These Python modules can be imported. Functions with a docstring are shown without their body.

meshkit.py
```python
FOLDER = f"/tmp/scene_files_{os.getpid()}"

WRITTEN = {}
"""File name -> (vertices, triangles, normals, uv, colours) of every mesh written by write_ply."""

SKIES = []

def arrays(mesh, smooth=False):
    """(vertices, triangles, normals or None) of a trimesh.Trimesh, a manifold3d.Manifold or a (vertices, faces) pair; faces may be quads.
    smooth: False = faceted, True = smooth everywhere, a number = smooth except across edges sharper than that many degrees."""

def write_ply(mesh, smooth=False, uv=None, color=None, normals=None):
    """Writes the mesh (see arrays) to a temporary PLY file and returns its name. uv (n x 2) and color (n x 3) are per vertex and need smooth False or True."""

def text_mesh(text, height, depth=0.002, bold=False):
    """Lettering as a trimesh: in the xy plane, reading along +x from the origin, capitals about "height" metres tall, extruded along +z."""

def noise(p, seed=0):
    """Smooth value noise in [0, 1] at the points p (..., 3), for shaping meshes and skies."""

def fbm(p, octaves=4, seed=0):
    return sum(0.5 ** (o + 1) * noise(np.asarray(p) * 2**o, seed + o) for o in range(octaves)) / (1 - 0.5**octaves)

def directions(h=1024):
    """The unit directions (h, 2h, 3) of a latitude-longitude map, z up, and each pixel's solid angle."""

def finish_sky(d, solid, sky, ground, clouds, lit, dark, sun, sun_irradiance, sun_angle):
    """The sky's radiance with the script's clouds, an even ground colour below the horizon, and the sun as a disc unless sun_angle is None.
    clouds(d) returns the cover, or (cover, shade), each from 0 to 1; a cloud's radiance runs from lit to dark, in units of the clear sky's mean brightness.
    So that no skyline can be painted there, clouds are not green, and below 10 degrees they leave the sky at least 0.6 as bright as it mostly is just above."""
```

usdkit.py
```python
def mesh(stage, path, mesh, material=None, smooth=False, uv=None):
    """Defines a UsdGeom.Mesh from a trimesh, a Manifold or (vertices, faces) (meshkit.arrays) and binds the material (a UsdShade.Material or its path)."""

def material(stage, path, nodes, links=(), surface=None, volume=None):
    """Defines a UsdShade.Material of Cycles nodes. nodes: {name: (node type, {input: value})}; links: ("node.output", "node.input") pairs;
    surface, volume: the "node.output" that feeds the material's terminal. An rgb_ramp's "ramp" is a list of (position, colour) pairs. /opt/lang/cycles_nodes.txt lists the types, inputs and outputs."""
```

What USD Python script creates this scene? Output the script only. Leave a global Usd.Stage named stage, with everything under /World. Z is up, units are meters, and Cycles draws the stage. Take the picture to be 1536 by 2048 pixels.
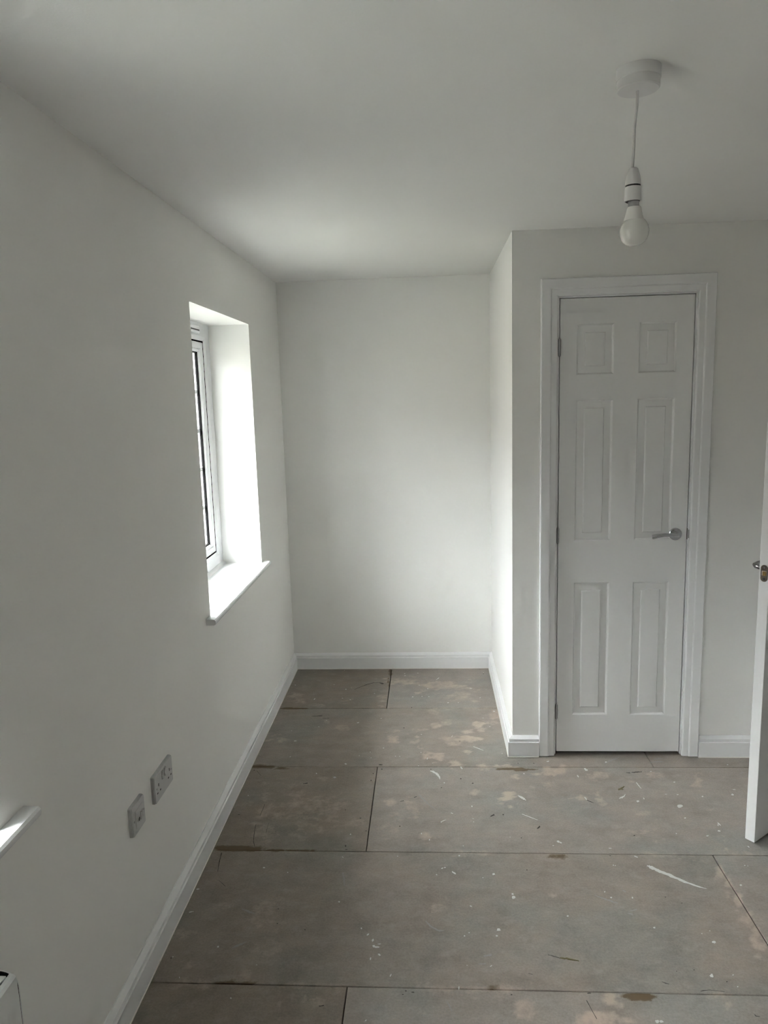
import math, random
import numpy as np, trimesh, manifold3d, usdkit, meshkit
from shapely.geometry import Polygon, Point, box as sbox
from pxr import Usd, UsdGeom, UsdLux, UsdShade, Gf, Sdf, Vt

stage = Usd.Stage.CreateInMemory()
UsdGeom.SetStageUpAxis(stage, UsdGeom.Tokens.z)
UsdGeom.SetStageMetersPerUnit(stage, 1.0)
UsdGeom.Xform.Define(stage, '/World')
UsdGeom.Scope.Define(stage, '/World/Looks')
rng = random.Random(7)

EXPOSURE = 5.85
FLOOR_A, FLOOR_B, FLOOR_C = (0.276, 0.254, 0.226), (0.280, 0.245, 0.213), (0.250, 0.241, 0.218)
FLOOR_DUST, FLOOR_PINK, FLOOR_TAN = (0.345, 0.308, 0.268), (0.475, 0.372, 0.305), (0.465, 0.392, 0.312)

# ------------------------------------------------------------------ camera, sky, exposure
EYE = (0.8405, 0.0, 1.6314)
RIGHT, UP, FWD = (0.99786, 0.05874, -0.02872), (0.01901, 0.15952, 0.98701), (-0.06256, 0.98544, -0.15806)
cam = UsdGeom.Camera.Define(stage, '/World/camera')
cam.CreateHorizontalApertureAttr(36.0)
cam.CreateVerticalApertureAttr(48.0)
cam.CreateFocalLengthAttr(1462.39 * 36.0 / 1536.0)
cam.CreateClippingRangeAttr(Gf.Vec2f(0.02, 500.0))
cam.CreateExposureAttr(EXPOSURE)
cam.AddTransformOp().Set(Gf.Matrix4d(*RIGHT, 0, *UP, 0, *[-x for x in FWD], 0, *EYE, 1))

# an even overcast sky is the only light: three times as bright overhead as at the horizon, as overcast skies are
sky = UsdLux.DomeLight.Define(stage, '/World/overcast_sky')
sky.CreateIntensityAttr(1.0)
SKY_TINT = (0.985, 1.0, 1.03)
m_sky = usdkit.material(stage, '/World/Looks/overcast', {
    't': ('texture_coordinate', {}), 's': ('separate_xyz', {}),
    'r': ('rgb_ramp', {'ramp': [(0.0, tuple(c / 3 for c in SKY_TINT)), (1.0, SKY_TINT)]}), 'b': ('background_shader', {'strength': 1.0})},
    [('t.generated', 's.vector'), ('s.z', 'r.fac'), ('r.color', 'b.color')], surface='b.background')
UsdShade.MaterialBindingAPI.Apply(sky.GetPrim()).Bind(m_sky)

# ------------------------------------------------------------------ sizes of the room (metres)
B, W, C, H = 4.2159, 1.1941, 3.1309, 2.2725      # alcove back wall, alcove width, cupboard front, ceiling
XR, YR = 2.60, -1.30                             # right wall, rear wall
REV = 0.195                                      # window reveal depth
WIN = [(2.640, 3.516), (0.362, 1.243)]           # window openings along the left wall
WZ0, WZ1 = 0.800, 1.980
SILL = 0.824
ROW0, ROWP = 3.6347, 0.6118                      # floor board rows


# ------------------------------------------------------------------ materials
def mat(name, color, rough=0.5, metallic=0.0, spec=0.5, extra=None, nodes=None, links=None):
    n = {'p': ('principled_bsdf', dict(base_color=color, roughness=rough, metallic=metallic, specular_ior_level=spec, **(extra or {})))}
    n.update(nodes or {})
    return usdkit.material(stage, '/World/Looks/' + name, n, links or [], surface='p.BSDF')


def paint(name, color, rough, spec, scale, strength, mottle=0.03):
    return mat(name, color, rough, 0, spec, nodes={
        'g': ('geometry', {}),
        'n': ('noise_texture', {'scale': scale, 'detail': 3.0, 'roughness': 0.6}),
        'm': ('noise_texture', {'scale': 1.7, 'detail': 4.0}),
        'r': ('rgb_ramp', {'ramp': [(0.3, tuple(c * (1 - mottle) for c in color)), (0.7, color)]}),
        'b': ('bump', {'strength': strength, 'distance': 0.001})},
        links=[('g.position', 'n.vector'), ('g.position', 'm.vector'), ('m.fac', 'r.fac'), ('r.color', 'p.base_color'), ('n.fac', 'b.height'), ('b.normal', 'p.normal')])


WALL_COLOR = (0.868, 0.868, 0.836)
M_WALL = paint('wall_emulsion', WALL_COLOR, 0.85, 0.25, 260.0, 0.25)
M_CEIL = paint('ceiling_emulsion', (0.805, 0.805, 0.778), 0.9, 0.2, 220.0, 0.25)
M_WOOD = paint('white_satin_paint', (0.80, 0.805, 0.80), 0.38, 0.5, 60.0, 0.06, 0.015)
M_DOOR = paint('white_door_paint', (0.80, 0.805, 0.79), 0.42, 0.5, 190.0, 0.12, 0.015)
M_SILL = paint('white_gloss_sill', (0.83, 0.84, 0.84), 0.18, 0.5, 30.0, 0.03, 0.01)
M_UPVC = mat('white_upvc', (0.80, 0.81, 0.82), 0.25)
M_GASKET = mat('black_rubber', (0.003, 0.003, 0.003), 0.9, spec=0.1)
M_DARK = mat('dark_plastic', (0.02, 0.02, 0.02), 0.5)
M_CHROME = mat('chrome', (0.44, 0.44, 0.45), 0.12, 1.0)
M_STEEL = mat('satin_steel', (0.45, 0.45, 0.45), 0.32, 1.0)
M_BRONZE = mat('dull_latch_metal', (0.23, 0.20, 0.17), 0.38, 1.0)
M_BRASS = mat('brass', (0.62, 0.45, 0.20), 0.3, 1.0)
M_PLASTIC = mat('white_plastic', (0.66, 0.655, 0.645), 0.35)
M_SOCKET = mat('white_socket_plastic', (0.57, 0.57, 0.565), 0.35)
M_CORD = mat('white_flex', (0.62, 0.61, 0.60), 0.5)
M_BULBBASE = mat('white_bulb_collar', (0.76, 0.75, 0.72), 0.45)
M_RAD = mat('white_radiator_enamel', (0.78, 0.80, 0.79), 0.3)
M_CAULK = mat('cream_sealant', (0.74, 0.72, 0.66), 0.6)
M_PAINTSPOT = mat('white_paint_splash', (0.58, 0.575, 0.555), 0.5)
M_FADED = mat('faint_paint_smear', (0.29, 0.275, 0.255), 0.7)
M_SCUFF = mat('dark_scuff', (0.05, 0.042, 0.036), 0.8)
M_STRAW = mat('dry_straw', (0.15, 0.125, 0.06), 0.8)
M_BRICK = mat('far_brick', (0.22, 0.19, 0.16), 0.9, nodes={'k': ('brick_texture', {'scale': 1.0, 'brick_width': 0.225, 'row_height': 0.075, 'mortar_size': 0.01, 'color1': (0.24, 0.21, 0.17), 'color2': (0.19, 0.165, 0.135), 'mortar': (0.35, 0.33, 0.3)}), 'g': ('geometry', {}), 'v': ('mapping', {'rotation': (1.5708, 0.0, 1.5708)})},
              links=[('g.position', 'v.vector'), ('v.vector', 'k.vector'), ('k.color', 'p.base_color')])
M_ROOF = mat('far_roof_tile', (0.10, 0.10, 0.105), 0.8)
M_SUBFLOOR = mat('dark_subfloor', (0.05, 0.04, 0.03), 0.9)
M_GROUND = mat('lawn', (0.16, 0.19, 0.11), 0.9, nodes={'n': ('noise_texture', {'scale': 0.6, 'detail': 6.0}), 'g': ('geometry', {}), 'r': ('rgb_ramp', {'ramp': [(0.3, (0.07, 0.073, 0.056)), (0.7, (0.095, 0.095, 0.08))]})},
               links=[('g.position', 'n.vector'), ('n.fac', 'r.fac'), ('r.color', 'p.base_color')])
M_GLASS = usdkit.material(stage, '/World/Looks/window_glass', {
    't': ('transparent_bsdf', {'color': (0.97, 0.98, 0.975)}), 'g': ('glossy_bsdf', {'color': (1, 1, 1), 'roughness': 0.0}),
    'f': ('fresnel', {'IOR': 1.5}), 'o': ('geometry', {}), 'i': ('math', {'math_type': 'subtract', 'value1': 1.0}), 'k': ('math', {'math_type': 'multiply'}), 'm': ('mix_closure', {})},
    # the inner face of each surface must not reflect totally: the pane does not bend the rays
    [('o.backfacing', 'i.value2'), ('f.fac', 'k.value1'), ('i.value', 'k.value2'), ('k.value', 'm.fac'), ('t.BSDF', 'm.closure1'), ('g.BSDF', 'm.closure2')], surface='m.closure')
M_BULB = usdkit.material(stage, '/World/Looks/frosted_bulb', {
    'p': ('principled_bsdf', {'base_color': (0.80, 0.80, 0.76), 'roughness': 0.15, 'specular_ior_level': 0.6, 'coat_weight': 1.0, 'coat_roughness': 0.03}),
    't': ('translucent_bsdf', {'color': (0.80, 0.80, 0.76)}), 'm': ('mix_closure', {'fac': 0.3})},
    [('p.BSDF', 'm.closure1'), ('t.BSDF', 'm.closure2')], surface='m.closure')


def floor_material():
    """Dirty protective film on chipboard: grey and brown-grey mottling, pink plaster rubbed in (wear.r), dark glue stains (wear.g)."""
    N, L = {'p': ('principled_bsdf', {'specular_ior_level': 0.35}), 'g': ('geometry', {}), 'a': ('attribute', {'attribute': 'wear'}), 's': ('separate_color', {})}, [('a.color', 's.color')]

    def noise(k, scale, detail=5.0, rough=0.6, stretch=None):
        N[k] = ('noise_texture', {'scale': scale, 'detail': detail, 'roughness': rough})
        if stretch:
            N[k + 'm'] = ('mapping', {'scale': stretch})
            L.extend([('g.position', k + 'm.vector'), (k + 'm.vector', k + '.vector')])
        else:
            L.append(('g.position', k + '.vector'))

    noise('big', 2.3, 4.0); noise('mid', 8.0, 9.0, 0.72); noise('str', 7.0, 8.0, 0.72, (1.0, 2.0, 1.0)); noise('fine', 150.0, 4.0, 0.7); noise('brk', 24.0, 8.0, 0.78)
    noise('swp', 13.0, 9.0, 0.78, (1.0, 1.5, 1.0))
    N['c1'] = ('rgb_ramp', {'ramp': [(0.30, FLOOR_A), (0.48, FLOOR_B), (0.62, FLOOR_C), (0.8, FLOOR_A)]}); L.append(('big.fac', 'c1.fac'))
    N['c2'] = ('rgb_ramp', {'ramp': [(0.28, (0.76, 0.75, 0.73)), (0.5, (1, 1, 1)), (0.72, (1.18, 1.14, 1.09))]}); L.append(('mid.fac', 'c2.fac'))
    N['x1'] = ('mix', {'mix_type': 'multiply', 'fac': 1.0}); L.extend([('c1.color', 'x1.color1'), ('c2.color', 'x1.color2')])
    N['c3'] = ('rgb_ramp', {'ramp': [(0.28, (0.87, 0.87, 0.865)), (0.5, (1, 1, 1)), (0.72, (1.12, 1.11, 1.10))]}); L.append(('str.fac', 'c3.fac'))
    N['x2'] = ('mix', {'mix_type': 'multiply', 'fac': 1.0}); L.extend([('x1.color', 'x2.color1'), ('c3.color', 'x2.color2')])
    N['c4'] = ('rgb_ramp', {'ramp': [(0.3, (0.86, 0.86, 0.86)), (0.7, (1.14, 1.14, 1.14))]}); L.append(('fine.fac', 'c4.fac'))
    N['x3'] = ('mix', {'mix_type': 'multiply', 'fac': 1.0}); L.extend([('x2.color', 'x3.color1'), ('c4.color', 'x3.color2')])
    N['tn'] = ('mix', {'mix_type': 'multiply', 'color2': (0.78, 0.72, 0.64)}); L.extend([('s.b', 'tn.fac'), ('x3.color', 'tn.color1')])
    # light plaster dust swept over the boards, in faint ragged patches
    N['d1'] = ('rgb_ramp', {'ramp': [(0.52, (0, 0, 0)), (0.60, (0.3, 0.3, 0.3)), (0.72, (0.75, 0.75, 0.75))]}); L.append(('swp.fac', 'd1.fac'))
    N['x4'] = ('mix', {'color2': FLOOR_DUST}); L.extend([('d1.color', 'x4.fac'), ('tn.color', 'x4.color1')])
    # plaster patches: wear.r broken up by noise
    N['k1'] = ('math', {'math_type': 'multiply_add', 'value2': 2.6, 'value3': -1.47}); L.append(('brk.fac', 'k1.value1'))
    N['k2'] = ('math', {'math_type': 'add'}); L.extend([('s.r', 'k2.value1'), ('k1.value', 'k2.value2')])
    N['k3'] = ('map_range', {'from_min': 0.0, 'from_max': 0.8, 'to_min': 0.0, 'to_max': 0.9, 'clamp': True}); L.append(('k2.value', 'k3.value'))
    N['k5'] = ('math', {'math_type': 'greater_than', 'value2': 0.02}); L.append(('s.r', 'k5.value1'))
    N['k6'] = ('math', {'math_type': 'multiply'}); L.extend([('k3.result', 'k6.value1'), ('k5.value', 'k6.value2')])
    N['pk'] = ('rgb_ramp', {'ramp': [(0.4, FLOOR_PINK), (0.62, FLOOR_TAN)]}); L.append(('big.fac', 'pk.fac'))
    N['x5'] = ('mix', {}); L.extend([('k6.value', 'x5.fac'), ('x4.color', 'x5.color1'), ('pk.color', 'x5.color2')])
    N['j1'] = ('math', {'math_type': 'add'}); L.extend([('s.g', 'j1.value1'), ('k1.value', 'j1.value2')])
    N['j2'] = ('map_range', {'from_min': -0.1, 'from_max': 0.5, 'to_min': 0.0, 'to_max': 0.9, 'clamp': True}); L.append(('j1.value', 'j2.value'))
    N['j3'] = ('math', {'math_type': 'greater_than', 'value2': 0.02}); L.append(('s.g', 'j3.value1'))
    N['j4'] = ('math', {'math_type': 'multiply'}); L.extend([('j2.result', 'j4.value1'), ('j3.value', 'j4.value2')])
    N['x6'] = ('mix', {'color2': (0.100, 0.064, 0.028)}); L.extend([('j4.value', 'x6.fac'), ('x5.color', 'x6.color1')])
    L.append(('x6.color', 'p.base_color'))
    N['ro'] = ('map_range', {'from_min': 0.3, 'from_max': 0.7, 'to_min': 0.42, 'to_max': 0.62, 'clamp': True}); L.extend([('mid.fac', 'ro.value'), ('ro.result', 'p.roughness')])
    N['b'] = ('bump', {'strength': 0.2, 'distance': 0.0008}); L.extend([('brk.fac', 'b.height'), ('b.normal', 'p.normal')])
    return usdkit.material(stage, '/World/Looks/floor_film', N, L, surface='p.BSDF')


M_FLOOR = floor_material()

# ------------------------------------------------------------------ naming and tagging
_taken = {}


def numbered(parent, name):
    k = (str(parent), name)
    n = _taken.get(k, 0)
    _taken[k] = n + 1
    return name if n == 0 else f'{name}_{n:03d}'


def tag(prim, label=None, category=None, group=None, kind=None):
    for k, v in (('label', label), ('category', category), ('group', group), ('kind', kind)):
        if v:
            prim.SetCustomDataByKey(k, v)
    return prim


_base = {}


def thing(name, label, category=None, loc=(0, 0, 0), group=None, kind=None):
    x = UsdGeom.Xform.Define(stage, '/World/' + numbered('/World', name))
    x.AddTranslateOp().Set(Gf.Vec3d(*loc))
    _base[str(x.GetPath())] = np.array(loc, float)
    return tag(x.GetPrim(), label, category, group, kind)


def obj(name, mesh, material, parent=None, label=None, category=None, group=None, kind=None, smooth=False):
    """One Mesh prim, given in world coordinates; under a thing it is moved to the thing's own base."""
    pp = '/World' if parent is None else str(parent.GetPath())
    base = _base.get(pp, np.zeros(3))
    m = mesh.copy() if isinstance(mesh, trimesh.Trimesh) else mesh
    if base.any():
        m.apply_translation(-base)
    path = f'{pp}/{numbered(pp, name)}'
    p = usdkit.mesh(stage, path, m, material, smooth=smooth).GetPrim()
    _base[path] = base
    return tag(p, label, category, group, kind)


# ------------------------------------------------------------------ shape helpers
def bx(x0, x1, y0, y1, z0, z1):
    m = trimesh.creation.box([x1 - x0, y1 - y0, z1 - z0])
    m.apply_translation([(x0 + x1) / 2, (y0 + y1) / 2, (z0 + z1) / 2])
    return m


def rbx(x0, x1, y0, y1, z0, z1, r=0.002):
    """A box with chamfered edges (hull of three inset boxes)."""
    pts = []
    for a in range(3):
        lo, hi = np.array([x0, y0, z0], float) + r, np.array([x1, y1, z1], float) - r
        lo[a] -= r; hi[a] += r
        pts += [(x, y, z) for x in (lo[0], hi[0]) for y in (lo[1], hi[1]) for z in (lo[2], hi[2])]
    return trimesh.convex.convex_hull(np.array(pts))


def cut(m, *holes):
    a = meshkit.arrays(m)
    A = man(m)
    for h in holes:
        A = A - man(h)
    q = A.to_mesh()
    return trimesh.Trimesh(q.vert_properties[:, :3], q.tri_verts, process=False)


def man(m):
    return manifold3d.Manifold(manifold3d.Mesh(np.asarray(m.vertices, np.float32), np.asarray(m.faces, np.uint32)))


def cat(*ms):
    return trimesh.util.concatenate(list(ms))


def fixed(v, f):
    m = trimesh.Trimesh(np.array(v, float), np.array(f, int), process=False)
    trimesh.repair.fix_normals(m)
    return m


def loft(rings, closed_ring=True, caps=True, closed_path=False):
    """rings: (n, k, 3). Quads between successive rings."""
    R = np.array(rings, float)
    n, k = R.shape[:2]
    f = []
    for i in range(n if closed_path else n - 1):
        j = (i + 1) % n
        for a in range(k if closed_ring else k - 1):
            b = (a + 1) % k
            f += [(i * k + a, i * k + b, j * k + b), (i * k + a, j * k + b, j * k + a)]
    v = R.reshape(-1, 3)
    if caps and not closed_path:
        poly = R[0]
        c = [poly.mean(0), R[-1].mean(0)]
        # concave profiles: cap by ear cutting in the plane of the ring
        for ring, off in ((R[0], 0), (R[-1], (n - 1) * k)):
            f += [tuple(off + np.array(t)) for t in ear(ring)]
    return fixed(v, f)


def ear(ring):
    q = ring - ring.mean(0)
    _, _, vt = np.linalg.svd(q)
    p = q @ vt[:2].T
    idx = list(range(len(p)))
    area = 0.5 * sum(p[i][0] * p[(i + 1) % len(p)][1] - p[(i + 1) % len(p)][0] * p[i][1] for i in range(len(p)))
    if area < 0:
        idx.reverse()
    out = []

    def cr(a, b, c):
        return (b[0] - a[0]) * (c[1] - a[1]) - (b[1] - a[1]) * (c[0] - a[0])
    guard = 0
    while len(idx) > 3 and guard < 2000:
        guard += 1
        for i in range(len(idx)):
            a, b, c = idx[i - 1], idx[i], idx[(i + 1) % len(idx)]
            if cr(p[a], p[b], p[c]) <= 1e-14:
                continue
            if any(cr(p[a], p[b], p[j]) >= -1e-15 and cr(p[b], p[c], p[j]) >= -1e-15 and cr(p[c], p[a], p[j]) >= -1e-15 for j in idx if j not in (a, b, c)):
                continue
            out.append((a, b, c)); idx.pop(i)
            break
        else:
            idx.pop(0)
    if len(idx) == 3:
        out.append(tuple(idx))
    return out


def rect_frame(u0, u1, v0, v1, profile, to3):
    """A mitred rectangle of the closed profile [(inset, depth)]; to3(u, v, d) gives the point."""
    rings = [[to3(u0 + i, v0 + i, d) for i, d in profile], [to3(u1 - i, v0 + i, d) for i, d in profile], [to3(u1 - i, v1 - i, d) for i, d in profile], [to3(u0 + i, v1 - i, d) for i, d in profile]]
    return loft(rings, closed_path=True)


def portal(u0, u1, vb, v1, profile, to3):
    """Three mitred legs round a door opening; profile [(outset, depth)]."""
    rings = [[to3(u0 - o, vb, d) for o, d in profile], [to3(u0 - o, v1 + o, d) for o, d in profile], [to3(u1 + o, v1 + o, d) for o, d in profile], [to3(u1 + o, vb, d) for o, d in profile]]
    return loft(rings)


def run(P, Q, nrm, profile, a=0.0, b=0.0):
    """A length of moulding from P to Q on a wall with inward normal nrm; profile [(thickness, z)]; a, b: how far each end moves along the run per unit thickness (mitre)."""
    P, Q, nrm = (np.array([*x, 0.0]) if len(x) == 2 else np.array(x, float) for x in (P, Q, nrm))
    d = (Q - P) / np.linalg.norm(Q - P)
    z = np.array([0, 0, 1.0])
    return loft([[P + nrm * t + d * (a * t) + z * h for t, h in profile], [Q + nrm * t + d * (b * t) + z * h for t, h in profile]])


def tube(pts, radii, n=16, squash=None):
    """A round (or squashed) tube along points with closed ends."""
    P = np.array(pts, float)
    R = np.broadcast_to(np.array(radii, float), (len(P),))
    T = np.gradient(P, axis=0)
    T /= np.linalg.norm(T, axis=1)[:, None]
    ref = np.array([0, 0, 1.0]) if abs(T[0][2]) < 0.8 else np.array([0, 1.0, 0])
    rings = []
    for p, r, t in zip(P, R, T):
        a = np.cross(t, ref); a /= np.linalg.norm(a)
        b = np.cross(a, t)
        ang = np.linspace(0, 2 * np.pi, n, endpoint=False)
        s = squash or (1, 1)
        rings.append(p + r * (s[0] * np.cos(ang)[:, None] * a + s[1] * np.sin(ang)[:, None] * b))
    return loft(rings)


def lathe(profile, centre=(0, 0, 0), axis='z', n=40):
    """profile [(r, h)] turned about the axis through centre."""
    rings = []
    ang = np.linspace(0, 2 * np.pi, n, endpoint=False)
    for r, h in profile:
        r = max(r, 1e-5)
        q = np.stack([r * np.cos(ang), r * np.sin(ang), np.full(n, h)], 1)
        if axis == 'y':
            q = q[:, [0, 2, 1]]
        elif axis == 'x':
            q = q[:, [2, 0, 1]]
        rings.append(q + np.array(centre))
    return loft(rings)


def prism(poly, z0, z1):
    m = trimesh.creation.extrude_polygon(Polygon(poly) if not hasattr(poly, 'exterior') else poly, z1 - z0, engine='earcut')
    m.apply_translation([0, 0, z0])
    return m

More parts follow.
